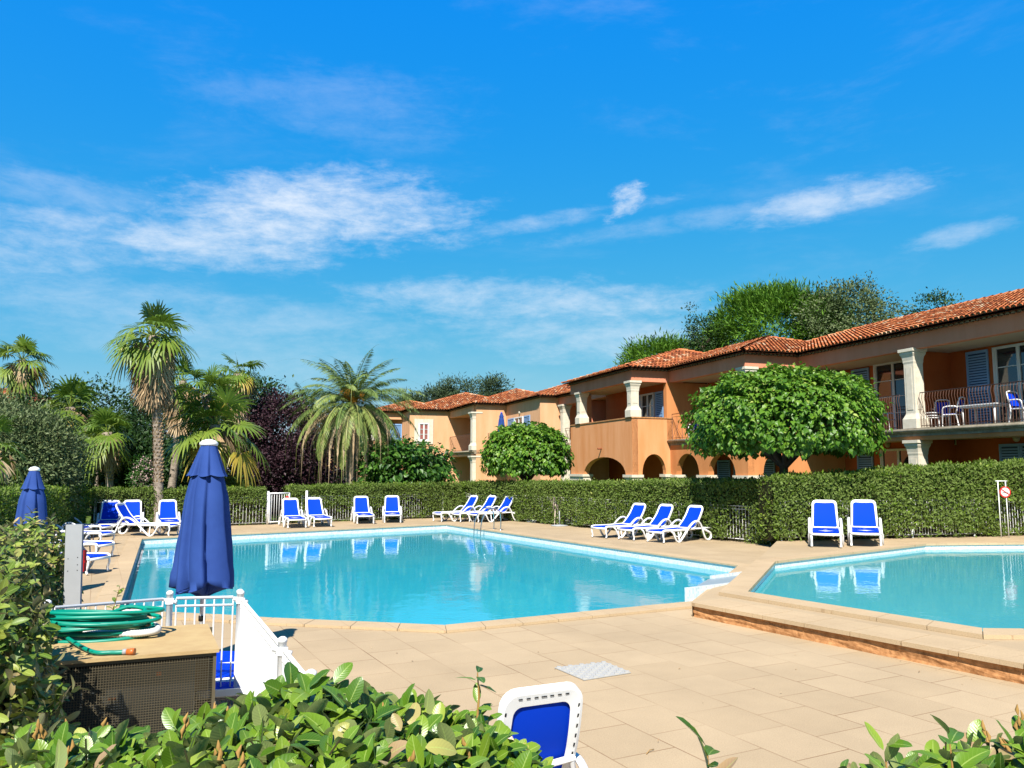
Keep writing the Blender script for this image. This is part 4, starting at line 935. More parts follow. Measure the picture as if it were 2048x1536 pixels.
# ================================================================== PARASOLS
def parasol(name, loc, top, zc, zb, r_bot, label, cat='parasol', rot=0.0, folds=7, group=None, small=False, seed=0, cap='white_plastic'):
    """closed canvas parasol: pole, cap, flounce, folded canopy"""
    root = empty(name, loc, rot, label, cat, group); H = top
    mb = MB(); mb.tube([(0, 0, 0), (0, 0, top - .03)], .024, 10)
    if not small:
        mb.lathe([(.035, zb + .0), (.035, zb + .06)], n=12, m=1); mb.lathe([(.034, zb - .22), (.034, zb - .17)], n=12, m=1)
    mb.build('pole', ['white_plastic', 'black_hole'], root)
    if not small:
        mb = MB(); mb.lathe([(.26, 0), (.26, .05), (.2, .09), (.06, .11), (.045, .3), (.03, .3)], n=28); mb.build('base', 'concrete', root)
    mb = MB(); cr = r_bot * .265; mb.lathe([(cr * .95, 0), (cr * 1.03, .012), (cr * 1.03, .03), (cr * .75, .055), (cr * .25, .07)], (0, 0, top - .055), n=24); mb.build('cap', cap, root)
    rr = random.Random(seed); ph = [rr.uniform(-.5, .5) for _ in range(folds)]; am = [rr.uniform(.75, 1.25) for _ in range(folds)]
    def fold(a, z, r, amp):
        t = a / (2 * math.pi) * folds; i = int(t) % folds; fr = t - int(t)
        w = min(1, fr / .82) ** .7 if fr < .82 else (1 - (fr - .82) / .18) ** 1.4   # each pleat laps over the next
        tw = .18 * math.sin(a * 2 + seed) + .10 * math.sin(a * 3 + 1.3 * seed)
        return r * (1 - amp * am[i] * (1 - w) + tw * amp)
    n = folds * 14
    # flounce
    mb = MB(); z1 = top - .05; z2 = zc; pr = []
    for i in range(9):
        t = i / 8; pr.append((cr * .9 + (r_bot * .62 - cr * .9) * t ** 1.05, z1 + (z2 - z1) * t))
    mb.lathe(pr, n=n, cap=False, fn=lambda r, z, a: fold(a, z, r, .04 + .26 * (z1 - z) / (z1 - z2)))
    k = len(mb.v) - n
    for j in range(n):                                     # scalloped hem
        x, y, z = mb.v[k + j]; fr = (j / n * folds) % 1; mb.v[k + j] = (x * 1.03, y * 1.03, z - .02 * math.sin(math.pi * fr) + .02)
    mb.build('flounce', 'canvas_blue', root, fix=False)
    # canopy
    mb = MB(); zt = z2 + (z1 - z2) * .55; pr = []; hem = zb + (z2 - zb) * .13
    for i in range(25):
        t = i / 24; r = r_bot * (.34 + .22 * min(1, t * 3.2) ** .9 + .44 * t ** 1.15); pr.append((r, zt + (hem - zt) * t))
    mb.lathe(pr, n=n, cap=False, fn=lambda r, z, a: fold(a + .12 * math.sin((z - hem) * 2.2), z, r, .14 + .20 * min(1, (zt - z) / (zt - hem)) + .03 * math.sin(z * 7 + a * 2)))
    k = len(mb.v) - n
    for j in range(n):
        x, y, z = mb.v[k + j]; fr = (j / n * folds) % 1; mb.v[k + j] = (x, y, z - .05 * math.sin(math.pi * fr) + .03 * math.sin(j / n * 6.283 * 2 + seed))
    base = [mb.v[k + j] for j in range(n)]                 # tucked in hem: goes inward and down to the pole in points
    ring = []
    for lv in (1, 2, 3):
        rg = []
        for j in range(n):
            x, y, z = base[j]; fr = (j / n * folds) % 1; tip = 1 - abs(2 * fr - 1); q = (1, .93, .55, .16)[lv]
            a = math.atan2(y, x) + (.12 if lv < 3 else .05) * math.sin(math.pi * fr) * (-1) ** int(j / n * folds); r_ = math.hypot(x, y)
            q2 = q * (1 + (.34 * (tip - .5) if lv < 3 else 0)); rg.append((math.cos(a) * r_ * q2, math.sin(a) * r_ * q2, z - .012 if lv == 1 else hem - (hem - zb) * (.5 if lv == 2 else .8) * (.75 + .5 * (1 - tip))))
        ring.append(rg)
    b = len(mb.v); prev = k
    for rg in ring:
        s = len(mb.v); mb.v += rg
        for j in range(n): mb.f.append([prev + j, prev + (j + 1) % n, s + (j + 1) % n, s + j]); mb.m.append(0); mb.t.append(.5); mb.sm.append(False)
        prev = s
    mb.build('canopy', 'canvas_blue', root, fix=False)
    return root
pu = P(406, 1180, 8.5); parasol('parasol', (pu.x, pu.y, 0), 2.36, 1.98, .72, .345, 'large closed blue parasol with a white cap standing near the white fence', rot=R(-8), seed=3, group='closed blue parasols')
pu = P(65, 1000, 13.0); parasol('parasol', (pu.x, pu.y, 0), 2.09, 1.74, .70, .30, 'closed pale blue parasol behind the left hedge', rot=R(20), seed=5, group='closed blue parasols')
pu = P(1003, 848, 55.5); parasol('parasol', (pu.x, pu.y, 3.54), P(1003, 825, 55.5).z - 3.54, P(1003, 834, 55.5).z - 3.54, .95, .29, 'small closed blue parasol on the balcony of the farther apartment block', small=True, seed=7, cap='sling_blue')
pu = P(669, 868, 52.0); parasol('parasol', (pu.x, pu.y, 3.4), 1.5, 1.35, .9, .26, 'blue parasol top glimpsed between dead date palm fronds', small=True, seed=8, cap='sling_blue')
for px, py, lab in ((1119, 1052, 'thin empty parasol stand in front of the bare hedge patch'), (1069, 1044, 'empty round parasol base at the foot of the hedge, farther one')):
    r_ = empty('parasol_stand', G(px, py), 0, lab, 'parasol stand', 'empty parasol stands'); mb = MB(); mb.lathe([(.32, 0), (.32, .03), (.1, .05), (.03, .06)], n=24); mb.build('base', 'grey_metal', r_); mb = MB(); mb.tube([(0, 0, .05), (0, 0, .55)], .02, 8); mb.build('pole', 'grey_metal', r_)

# ================================================================== POOL LADDER
lr = empty('pool_ladder', G(948, 1068), 0, 'chrome pool ladder curving over the right pool edge', 'pool ladder')
ed = (Vector(POOL[2]) - Vector(POOL[1])).normalized(); inn = Vector((-ed.y, ed.x)); c_ = Vector((sum(p[0] for p in POOL) / 8, sum(p[1] for p in POOL) / 8)); inn = inn if inn.dot(c_ - Vector(POOL[1])) > 0 else -inn
q0 = Vector(POOL[1]) + ed * 3.1
lr.location = (q0.x, q0.y, 0)
for s in (-.25, .25):
    o0 = Vector((ed.x * s, ed.y * s, 0)); iv = Vector((inn.x, inn.y, 0)); mb = MB()
    mb.tube(smooth_path([o0 - iv * .50, o0 - iv * .50 + Vector((0, 0, .45)), o0 - iv * .40 + Vector((0, 0, .68)), o0 - iv * .12 + Vector((0, 0, .74)), o0 + iv * .14 + Vector((0, 0, .52)), o0 + iv * .26 + Vector((0, 0, .1)), o0 + iv * .28 + Vector((0, 0, -.9))], 6), .021, 10)
    mb.build('handrail', 'chrome', lr, fix=False)
for z in (-.28, -.55, -.8):
    mb = MB(); iv = Vector((inn.x, inn.y, 0)) * .28; e3 = Vector((ed.x, ed.y, 0)) * .25; mb.tube([iv - e3 + Vector((0, 0, z)), iv + e3 + Vector((0, 0, z))], .035, 8, flat=.5); mb.build('rung', 'white_plastic', lr)

# ================================================================== POOL FENCES
def fence(pts, h, label, pitch=.11, post_r=.024, z=0.0, post_every=2.0, bar=.007, group=None, name='pool_fence', clamps=False, top2=.09, posts=None):
    pts = [Vector((p[0], p[1], z)) for p in pts]; root = empty(name, pts[0], 0, label, 'fence', group)
    pnl = MB(); pl = []
    for a, b in zip(pts[:-1], pts[1:]):
        L_ = (b - a).length; k = max(1, round(L_ / post_every)); d = (b - a) / L_
        for i in range(k):
            s0, s1 = a + d * (L_ * i / k), a + d * (L_ * (i + 1) / k); pl.append(s0)
            s0 = s0 + d * .05; s1 = s1 - d * .05; up = Vector((0, 0, 1))
            for hh, rr in ((h - .03, .012), (h - .03 - top2, .010), (.08, .010)): pnl.tube([s0 + up * hh, s1 + up * hh], rr, 6)
            n = int((s1 - s0).length / pitch)
            for j in range(n + 1):
                c = s0.lerp(s1, j / n); pnl.tube([c + up * .08, c + up * (h - .03)], bar, 5, cap=False)
    pl.append(pts[-1])
    o = pnl.build('bar_panel', 'fence_white', root, fix=False); o.matrix_parent_inverse = Matrix.Translation(-root.location)
    for p in pl:
        mb = MB(); mb.lathe([(post_r, 0), (post_r, h + .0), (post_r * 1.15, h + .002), (post_r * 1.1, h + .02), (post_r * .5, h + .03)], p, n=14)
        if clamps:
            for hh in (h - .05,):
                mb.lathe([(post_r * 1.35, hh - .02), (post_r * 1.35, hh + .02)], p, n=14)
                mb.tube([p + Vector((-.055, .0, hh + .012)), p + Vector((.055, .0, hh - .012))], .014, 8)
        o = mb.build('post', 'fence_white', root, fix=False); o.matrix_parent_inverse = Matrix.Translation(-root.location)
    return root
FA, FB_, FC, FD, FE = G(95, 1208, 1.08), G(340, 1189, 1.08), G(480, 1186, 1.08), G(565, 1284, 1.08), G(622, 1352, 1.08)
fence([FA, FB_, FC], 1.08, 'white barred pool fence behind the green hose, meeting its other run at the corner post', pitch=.063, post_every=3, clamps=True, top2=.06)
fence([FC + (FD - FC) * .03, FD, FE], 1.08, 'white pool fence run coming towards the camera, seen almost edge-on', pitch=.063, post_every=3, clamps=True, top2=.06)
H1 = G(182, 1060); H2 = G(537, 1049.8); H3 = G(600, 1046.5); H4 = G(885, 1035.6); HC = G(925, 1036); HM = G(1016, 1041); H4b = G(1000, 1048); H5 = G(1536, 1090)
HN = Vector((0, .17, 0))
fence([H1 + HN, H2 + HN], 1.05, 'white fence threaded through the back left hedge behind the tall palm', pitch=.11)
fence([H3 + HN, H4 + HN], 1.05, 'white fence threaded through the back hedge right of the gate', pitch=.11)
fence([HC + Vector((.12, .13, 0)), HM + Vector((.12, .13, 0)), H5 + Vector((.12, .13, 0))], 1.05, 'white fence threaded through the long hedge beside the right pool edge', pitch=.11)
K1 = Vector((7.1, 21.22, 0)); K2 = Vector((14.9, 23.0, 0))
fence([K1 + HN, K2 + HN], 1.05, 'white fence showing through the bottom of the right hedge behind the paddling pool', pitch=.09, z=PZ, top2=.08)
# white gate
gr = empty('pool_gate', G(537, 1049.6), 0, 'white barred gate in the back fence, grass showing behind it', 'gate')
ga = Vector((0, 0, 0)); gb = (G(577, 1047.8) - G(537, 1049.6)); mb = MB()
for s in (0, 1): c = gb * s; mb.box((c.x - .03, c.y - .03, .08), (c.x + .03, c.y + .03, 1.18))
mb.tube([gb * 0 + Vector((0, 0, 1.17)), gb + Vector((0, 0, 1.17))], .03, 8); mb.tube([gb * 0 + Vector((0, 0, .1)), gb + Vector((0, 0, .1))], .022, 8); mb.build('gate_frame', 'fence_white', gr)
mb = MB()
for i in range(1, 8): c = gb * (i / 8); mb.tube([c + Vector((0, 0, .1)), c + Vector((0, 0, 1.17))], .009, 5)
mb.build('gate_bars', 'fence_white', gr)
for c in (gb * -.06, gb * 1.9): mb = MB(); mb.tube([c, c + Vector((0, 0, 1.25))], .045, 10); mb.build('post', 'fence_white', gr)
mb = MB(); c = gb * .92; mb.box((c.x - .05, c.y - .08, .98), (c.x + .05, c.y - .03, 1.06)); mb.build('latch', 'red_plastic', gr)

# ================================================================== THINGS AT THE LEFT: grey board, cage, hose
gb_ = P(155, 1140, 6.75); br = empty('shower_board', (gb_.x, gb_.y, 0), R(-4), 'tall plain grey board with bolt holes standing beside the left hedge', 'board')
mb = MB(); tl = Matrix.Rotation(R(-1.6), 4, 'Y'); mb.box((-.072, -.012, 0), (.072, .012, 1.60), 0, tl); mb.build('panel', 'grey_metal', br)
mb = MB()
for x, z in ((-.042, 1.32), (.04, 1.33), (-.042, 1.22), (.04, 1.225), (.04, 1.27)):
    c = tl @ Vector((x, -.0125, z)); mb.lathe([(.0045, 0), (.0045, .001)], (0, 0, 0), n=8); k = len(mb.v) - 16
    for i in range(16): X, Y, Z = mb.v[k + i]; mb.v[k + i] = (c.x + X, c.y - Z, c.z + Y)
mb.build('bolt', 'black_hole', br)
mb = MB(); mb.box((-.084, .014, 1.21), (.079, .05, 1.385), 0, tl); mb.box((-.088, .02, 1.28), (.083, .055, 1.30), 0, tl); mb.build('red_box', 'red_plastic', br)

b0 = G(432, 1297, .9); b1 = G(415, 1246, .9); bl = G(60, 1326, .9)
bx = (b0 - bl).normalized(); by = Vector((-bx.y, bx.x, 0)); bdep = .92
bo_ = b0 - bx * 1.75
cage = empty('equipment_cage', (bo_.x, bo_.y, 0), math.atan2(bx.y, bx.x), 'wooden topped cage with a wire mesh front beneath the green hose', 'cage')
mb = MB(); zt = .9
top = [(0, -.02, 0), (1.77, -.02, 0), (1.72, bdep, 0), (.55, bdep + .05, 0), (0, bdep, 0)]
mb.prism(top, (0, 0, zt - .022), (0, 0, zt)); mb.build('top_board', 'box_top', cage)
mb = MB()
for x in (0.01, 1.735):
    mb.box((x, 0, 0), (x + .02, .02, zt - .024)); mb.box((x, bdep - .03, 0), (x + .02, bdep - .01, zt - .024))
for x in (.01, 1.735):
    mb.box((x + .001, .0195, .04), (x + .019, bdep - .0295, .06))
mb.box((0.0295, bdep - .028, .04), (1.7355, bdep - .012, .06)); mb.box((0.031, 0, zt - .045), (1.734, .018, zt - .024)); mb.box((0.031, 0, .02), (1.734, .018, .04)); mb.build('frame', 'mesh_gold', cage)
mb = MB(); p_ = .0155
for i in range(int(1.70 / p_)): x = .032 + i * p_; mb.box((x, .004, .04), (x + .0038, .007, zt - .046))
for i in range(int(.81 / p_)): z = .042 + i * p_; mb.box((.031, .0074, z), (1.734, .0104, z + .0038))
mb.build('mesh_front', 'mesh_gold', cage, fix=False)
mb = MB(); mb.box((.03, bdep - .06, .02), (1.734, bdep - .045, zt - .03)); mb.box((.001, .03, .02), (.009, bdep - .06, zt - .03)); mb.build('back_board', 'dark_wood', cage)
mb = MB()
for i in range(int(.86 / p_)): y = .03 + i * p_; mb.box((1.742, y, .04), (1.7445, y + .003, zt - .046))
for i in range(int(.81 / p_)): z = .042 + i * p_; mb.box((1.745, .03, z), (1.748, bdep - .04, z + .003))
mb.build('mesh_side', 'mesh_gold', cage, fix=False)
pump = empty('pump_unit', (bo_.x + bx.x * .3 + by.x * .14, bo_.y + bx.y * .3 + by.y * .14, 0), math.atan2(bx.y, bx.x), 'grey metal unit with rust spots behind the wire mesh of the cage', 'pump unit')
mb = MB(); mb.box((0, 0, .03), (1.33, .5, .80)); mb.build('casing', 'unit_grey', pump)
mb = MB()
for x, z, w in ((1.1, .73, .03), (.32, .63, .09), (.55, .66, .04), (.82, .60, .05), (.62, .5, .03)): mb.box((x, -.003, z), (x + w, -.001, z + .022))
mb.build('rust_spot', 'rust', pump)
# hose coil
hc = G(205, 1268, .93); hs_ = empty('garden_hose', (hc.x, hc.y, .9), 0, 'coiled green garden hose with an orange connector on the wooden cage top', 'hose')
r_ = random.Random(4)
def coil(mb, n, rx, ry, r, z0, dz, cx=0, cy=0, sd=0):
    rr = random.Random(sd); pts = []; a0 = rr.uniform(0, 6)
    for i in range(n * 16 + 1):
        if i % 16 == 0: ax, ay, ox, oy, tz, tph = rr.uniform(.84, 1.14), rr.uniform(.72, 1.15), rr.uniform(-.05, .05), rr.uniform(-.04, .04), rr.uniform(-.012, .022), rr.uniform(0, 6)
        k = i / 16; a = a0 + k * 2 * math.pi
        if i == 0: cur_ = [ax, ay, ox, oy, tz]
        cur_ = [c + (v - c) * .18 for c, v in zip(cur_, [ax, ay, ox, oy, tz])]
        x = cx + cur_[2] + math.cos(a) * rx * cur_[0]; y = cy + cur_[3] + math.sin(a) * ry * cur_[1]
        pts.append((x * math.cos(.25) - y * math.sin(.25), x * math.sin(.25) + y * math.cos(.25), z0 + dz * k + cur_[4] + .018 * math.sin(a + tph)))
    mb.tube(smooth_path(pts, 2), r, 8); return pts
mb = MB(); coil(mb, 9, .33, .17, .0135, .022, .016, -.03, .02, 3); coil(mb, 4, .27, .13, .0135, .055, .024, .0, .05, 8)
e1 = G(250, 1302, .925) - hc; e0_ = G(135, 1268, .93) - hc
mb.tube(smooth_path([(e0_.x, e0_.y + .03, .05), (e0_.x + .05, e0_.y - .1, .03), (e1.x - .22, e1.y + .015, .02), (e1.x - .08, e1.y - .01, .018), (e1.x, e1.y, .018)], 6), .0135, 8)
mb.build('green_tube', 'hose_green', hs_, fix=False)
mb = MB(); d_ = Vector((1, .05, 0)); s_ = Vector((e1.x, e1.y, .02)); mb.tube([s_ - d_ * .012, s_ + d_ * .012], .018, 10); mb.build('ferrule', 'grey_metal', hs_)
mb = MB(); mb.tube([s_ + d_ * .012, s_ + d_ * .03, s_ + d_ * .032, s_ + d_ * .06], [.019, .019, .022, .022], 12); mb.build('connector', 'orange_plastic', hs_)
wh = empty('suction_hose', (hc.x, hc.y, .9), 0, 'white corrugated hose lying under the coiled green hose', 'hose')
mb = MB(); pp = smooth_path([(-.30, .18, .03), (.0, .26, .05), (.24, .18, .06), (.36, .04, .05), (.26, -.03, .04), (.02, -.01, .035), (-.14, .03, .03)], 22)
mb.tube(pp, [.021 + .004 * (i % 2) for i in range(len(pp))], 10); mb.build('corrugated_tube', 'hose_white', wh, fix=False)
mb = MB(); mb.tube(smooth_path([(-.2, .3, .10), (.05, .34, .13), (.14, .33, .12)], 8), .02, 8); mb.build('pipe_end', 'hose_white', wh, fix=False)

# round no-diving sign on its post in front of the right hedge
sg = P(2010, 984, 22.25); si = empty('warning_sign', (sg.x, sg.y, PZ), 0, 'round red and white sign with a crossed swimmer on posts before the right hedge', 'sign')
zc_ = sg.z - PZ; mb = MB()
def disc(mb, r, y, m, n=28): mb.add([(math.cos(2 * math.pi * i / n) * r, y, zc_ + math.sin(2 * math.pi * i / n) * r) for i in range(n)], [list(range(n))], m)
mb.lathe([(.155, -.01), (.155, .01)], (0, 0, 0), n=28)
mb.v = [(x, z, zc_ + y) for x, y, z in mb.v]; 
disc(mb, .12, -.012, 1)
mb.add([(-.105, -.014, zc_ + .055), (-.085, -.014, zc_ + .08), (.105, -.014, zc_ - .055), (.085, -.014, zc_ - .08)], [(0, 1, 2, 3)], 0)
mb.tube([(-.09, -.016, zc_ - .03), (-.02, -.016, zc_ - .005), (.02, -.016, zc_ - .03), (.085, -.016, zc_ - .015)], .007, 5, 2)
mb.build('sign_disc', ['red_plastic', 'white_paint', 'black_hole'], si, fix=False)
for x in (-.17, .04):
    mb = MB(); mb.tube([(x, .02, 0), (x, .02, zc_ + .30)], .013, 8); mb.build('post', 'fence_white', si)
mb = MB(); mb.tube([(-.24, .02, zc_ + .30), (.09, .02, zc_ + .30)], .013, 8); mb.build('crossbar', 'fence_white', si)

# ================================================================== BALCONY FURNITURE
def make_chair():
    root = empty('balcony_chair', (0, 0, 0)); mb = MB()
    for s in (-1, 1):
        mb.tube(smooth_path([(.22, s * .23, 0), (.20, s * .25, .42), (.15, s * .27, .64), (-.18, s * .26, .66), (-.24, s * .23, .60)], 3), .02, 6); mb.tube(smooth_path([(-.27, s * .23, 0), (-.20, s * .22, .42), (-.30, s * .21, .86), (-.33, s * .12, .93), (-.33, 0, .94)], 3), .021, 6)
    mb.box((-.205, -.235, .40), (.215, .235, .425)); mb.build('frame', 'white_plastic', root, fix=False)
    mb = MB(); mb.prism([(-.20, -.18, .50), (-.20, .18, .50), (-.30, .19, .86), (-.30, -.19, .86)], (0, 0, 0), (.012, 0, 0)); mb.build('back_sling', 'sling_blue', root)
    mb = MB(); mb.box((-.18, -.20, .426), (.20, .20, .436)); mb.build('seat_sling', 'sling_blue', root); return root
ch0 = make_chair(); cu = [False]
def chair(u, w, rz, lab, z=SL):
    o = copy_tree(ch0) if cu[0] else ch0; cu[0] = True; o.location = B(u, w, z); o.rotation_euler = (0, 0, rz); o.scale = (1.12,) * 3; tag(o, lab, 'chair', 'white balcony chairs')
def upx(px, w): return FU(px, 820, w)[0]
be = math.atan2(BE.y, BE.x)
chair(upx(1905, -.8), -.8, be + R(20), 'blue backed white chair on the nearest balcony, left of the table')
chair(upx(1880, -1.2), -1.2, be + R(-30), 'white chair on the nearest balcony by the orange partition')
chair(upx(2046, -.6), -.6, be + R(180), 'blue backed white chair at the right image edge on the balcony')
chair(upx(1772, -.9), -.9, be + R(200), 'white chair on the balcony beside the round tree, right of its edge')
chair(upx(925, W6 - 1.0) , W6 - 1.0, be + R(170), 'white chair on the farther block balcony, behind thin railing')
chair(U1 + 4.6, W1 - .8, be + R(120), 'white chair behind the crossed railing left of the round tree')
tb = empty('balcony_table', B(upx(1970, -.9), -.9, SL), be, 'long white table on the nearest balcony before the blue shutter', 'table')
mb = MB(); mb.box((-.75, -.4, .70), (.75, .4, .73)); mb.box((-.70, -.36, .64), (.70, .36, .70)); mb.build('tabletop', 'white_plastic', tb)
for x in (-.62, .62):
    for y in (-.3, .3): mb = MB(); mb.tube([(x, y, 0), (x, y, .64)], [.022, .03], 8); mb.build('leg', 'white_plastic', tb)
st = empty('folding_stool', B(upx(1862, -.7), -.7, SL), be, 'stack of low white stools against the lit partition on the balcony', 'stool')
mb = MB()
for z in (.38, .46, .56): mb.box((-.2, -.2, z), (.2, .2, z + .03))
mb.build('seat', 'white_plastic', st)
for x, y in ((-.17, -.17), (.17, -.17), (-.17, .17), (.17, .17)): mb = MB(); mb.tube([(x, y, 0), (x, y, .38)], .018, 6); mb.build('leg', 'white_plastic', st)
# ================================================================== HEDGES
def samp_quad(a, b, c, d, n):
    s = rng.random((n, 1)); t = rng.random((n, 1)); a, b, c, d = map(np.array, (a, b, c, d))
    return (a * (1 - s) + b * s) * (1 - t) + (d * (1 - s) + c * s) * t
def hedge(line, thick, hts, label, z0=0.0, dens=1150, size=.078, mats=('hedge_leaf', 'hedge_core'), side=1, seed=0, bare=(), jit=.035, both=False, group='clipped hedges round the pool', ends=True, top_dens=1.0, W=.5):
    """line: front foot points; hedge body lies behind it (side=+1: to the left of the walking direction)"""
    pts = [np.array([p[0], p[1]]) for p in line]; core = MB(); Vs = []; Qs = []; Ts = []; off_ = 0
    P_, D_, N_ = [], [], []; cum = 0
    offs = []
    for i in range(len(pts)):
        a = pts[max(i - 1, 0)]; b = pts[min(i + 1, len(pts) - 1)]; d = (b - a) / np.linalg.norm(b - a); offs.append(np.array([-d[1], d[0]]) * side)
    for i in range(len(pts) - 1):
        a, b = pts[i], pts[i + 1]; ha, hb = hts[i], hts[i + 1]; L_ = np.linalg.norm(b - a); d = (b - a) / L_; nn = -np.array([-d[1], d[0]]) * side
        ai, bi = a + offs[i] * thick, b + offs[i + 1] * thick
        f = lambda p, z: np.array([p[0], p[1], z0 + z])
        faces = [(f(a, 0.02), f(b, 0.02), f(b, hb), f(a, ha), np.array([nn[0], nn[1], 0]), L_ * (ha + hb) / 2, 1.0),
                 (f(a, ha), f(b, hb), f(bi, hb), f(ai, ha), np.array([0, 0, 1.0]), L_ * thick, top_dens)]
        if both: faces.append((f(ai, 0), f(bi, 0), f(bi, hb), f(ai, ha), np.array([-nn[0], -nn[1], 0]), L_ * (ha + hb) / 2, .6))
        if ends and i == 0: faces.append((f(a, 0), f(ai, 0), f(ai, ha), f(a, ha), np.array([-d[0], -d[1], 0]), thick * ha, 1.0))
        if ends and i == len(pts) - 2: faces.append((f(b, 0), f(bi, 0), f(bi, hb), f(b, hb), np.array([d[0], d[1], 0]), thick * hb, 1.0))
        for fa, fb, fc, fd, fn, area, dm in faces:
            n = int(area * dens * dm)
            if n < 1: continue
            p = samp_quad(fa, fb, fc, fd, n)
            bump = .05 * np.sin(p[:, :1] * 2.3 + p[:, 1:2] * 1.9) * np.sin(p[:, 2:] * 3.1 + p[:, :1]) + .03 * np.sin(p[:, :1] * 6.1 - p[:, 1:2] * 5.3 + p[:, 2:] * 4.7)
            p = p + fn[None] * (bump + rng.normal(0, jit, (n, 1))) - fn[None] * (.0 + np.abs(rng.normal(0, .07, (n, 1))))
            if fn[2] == 0:
                keep = np.ones(n, bool); low = (p[:, 2] - z0)
                gap = np.sin((p[:, 0] * d[0] + p[:, 1] * d[1]) * 3.7 + seed) + .8 * np.sin((p[:, 0] * d[0] + p[:, 1] * d[1]) * 1.37 + 2 * seed)
                keep &= ~((low < .07 + .05 * gap) & (rng.random(n) < .9))
                for bx_, by_, bz_, br_, bh_ in bare:
                    q = ((p[:, 0] - bx_) ** 2 + (p[:, 1] - by_) ** 2) / br_ ** 2 + (p[:, 2] - bz_) ** 2 / bh_ ** 2 + rng.normal(0, .25, n)
                    keep &= ~((q < 1) & (rng.random(n) < .85))
                p = p[keep]; n = len(p)
            dd = rnd(n) * .75 + fn[None] * .35 + np.array([0, 0, .45])[None]; nm = fn[None] * 1.0 + rnd(n) * .55 + np.array([0, 0, .25])[None]
            P_.append(p); D_.append(dd); N_.append(nm)
        ins = .30
        q = [a + offs[i] * ins, b + offs[i + 1] * ins, b + offs[i + 1] * (thick - ins * both), a + offs[i] * (thick - ins * both)]
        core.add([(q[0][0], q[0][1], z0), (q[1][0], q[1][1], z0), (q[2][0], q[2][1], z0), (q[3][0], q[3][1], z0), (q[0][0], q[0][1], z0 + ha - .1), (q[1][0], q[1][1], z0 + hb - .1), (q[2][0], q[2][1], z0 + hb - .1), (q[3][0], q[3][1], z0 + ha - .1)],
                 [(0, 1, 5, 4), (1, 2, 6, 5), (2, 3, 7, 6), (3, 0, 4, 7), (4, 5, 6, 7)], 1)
    p = np.concatenate(P_); d = np.concatenate(D_); nm = np.concatenate(N_); n = len(p)
    Ls = size * rng.uniform(.7, 1.35, n); V, Q = leaves(p, d, nm, Ls, Ls * W, .12)
    cl = .16 * np.sin(p[:, 0] * 1.7 + p[:, 1] * 2.1) + .1 * np.sin(p[:, 2] * 7 + p[:, 0] * 4.3)
    T = np.clip(rng.normal(.47, .22, n) + cl, 0, 1); T = np.repeat(T, 2)
    o = np_mesh('hedge', V, Q, T, list(mats), core=core); tag(o, label, 'hedge', group); return o
bp_ = [G(1112, 1012), G(1140, 1040)]
def onl(a, b, px, z, rad, hh):
    """a bare patch on the hedge face between a and b where the picture column px meets it"""
    r = ray(px, 1000); d = b - a; t = (a.x * r[1] - a.y * r[0]) / (d.y * r[0] - d.x * r[1]); q = a + d * t; return (q.x, q.y, z, rad, hh)
HB = Vector((-.06, -.10, 0))
hedge([H1 + Vector((.02, -.10, 0)), H1.lerp(H2, .45) + Vector((0, -.10, 0)), H2 + Vector((-.1, -.10, 0))], .8, [1.36, 1.36, 1.37], 'clipped hedge behind the tall palm trunk, running right up to the white gate', seed=1,
      bare=[onl(H1, H2, 225, .55, 1.1, .45), onl(H1, H2, 262, .5, .5, .4), onl(H1, H2, 475, .4, 1.4, .45)])
hedge([H3 + Vector((-.35, -.10, 0)), H3.lerp(H4, .5) + Vector((0, -.10, 0)), H4 + Vector((0, -.10, 0)), HC + Vector((0.1, -.05, 0))], .8, [1.40, 1.44, 1.48, 1.50], 'long low clipped hedge between the gate and the far pool corner', seed=2,
      bare=[onl(H3, H4, 690, .35, .7, .3), onl(H3, H4, 822, .5, .6, .45), onl(H3, H4, 655, .25, .5, .3), onl(H3, H4, 765, .3, .4, .3)])
a5 = HC; hedge([a5 + HB, HM + HB, HM.lerp(H5, .5) + HB, H5 + HB + Vector((.05, 0, 0))], .9, [1.50, 1.54, 1.63, 1.74], 'tall clipped hedge slanting along the right side of the big pool', seed=3,
      bare=[onl(a5, HM, 925, .75, .75, .62), onl(HM, H5, 1114, .75, .22, .5), onl(HM, H5, 1478, .45, .42, .7), onl(HM, H5, 1138, .15, .3, .25)])
# dead branches in the bare patch
qx, qy, *_ = onl(HM, H5, 1114, .9, .2, .3); r2 = random.Random(3); mb = MB()
for i in range(70):
    t = r2.uniform(-.3, .3); p = Vector((qx + t * .66 - .02, qy - t * .75 - .05, .45 + r2.uniform(0, .55))); mb.tube([p, p + Vector((r2.uniform(-.06, .06), r2.uniform(-.07, 0), r2.uniform(.08, .28)))], [.008, .003], 4, cap=False)
for i in range(3): p = Vector((qx + .1 * i - .1, qy, 0)); mb.tube([p, p + Vector((.05, 0, .9))], .02, 6)
tag(mb.build('dead_shrub', 'dry_branch', fix=False), 'pale dead branches in the bare patch of the slanting hedge', 'dead shrub')
hedge([K1 + Vector((-.15, -.10, 0)), K1.lerp(K2, .33) + Vector((0, -.12, 0)), K1.lerp(K2, .67) + Vector((0, -.12, 0)), K2 + Vector((1.6, .42, 0))], 1.0, [1.66, 1.80, 1.98, 2.12], 'tall clipped hedge behind the paddling pool under the nearest apartments', z0=PZ - .02, seed=4, dens=1050, size=.088,
      bare=[onl(K1, K2, 1850, .3, .9, .22), onl(K1, K2, 1700, .25, .5, .15), onl(K1, K2, 2025, .75, .5, .4), onl(K1, K2, 1600, .2, .3, .15)])
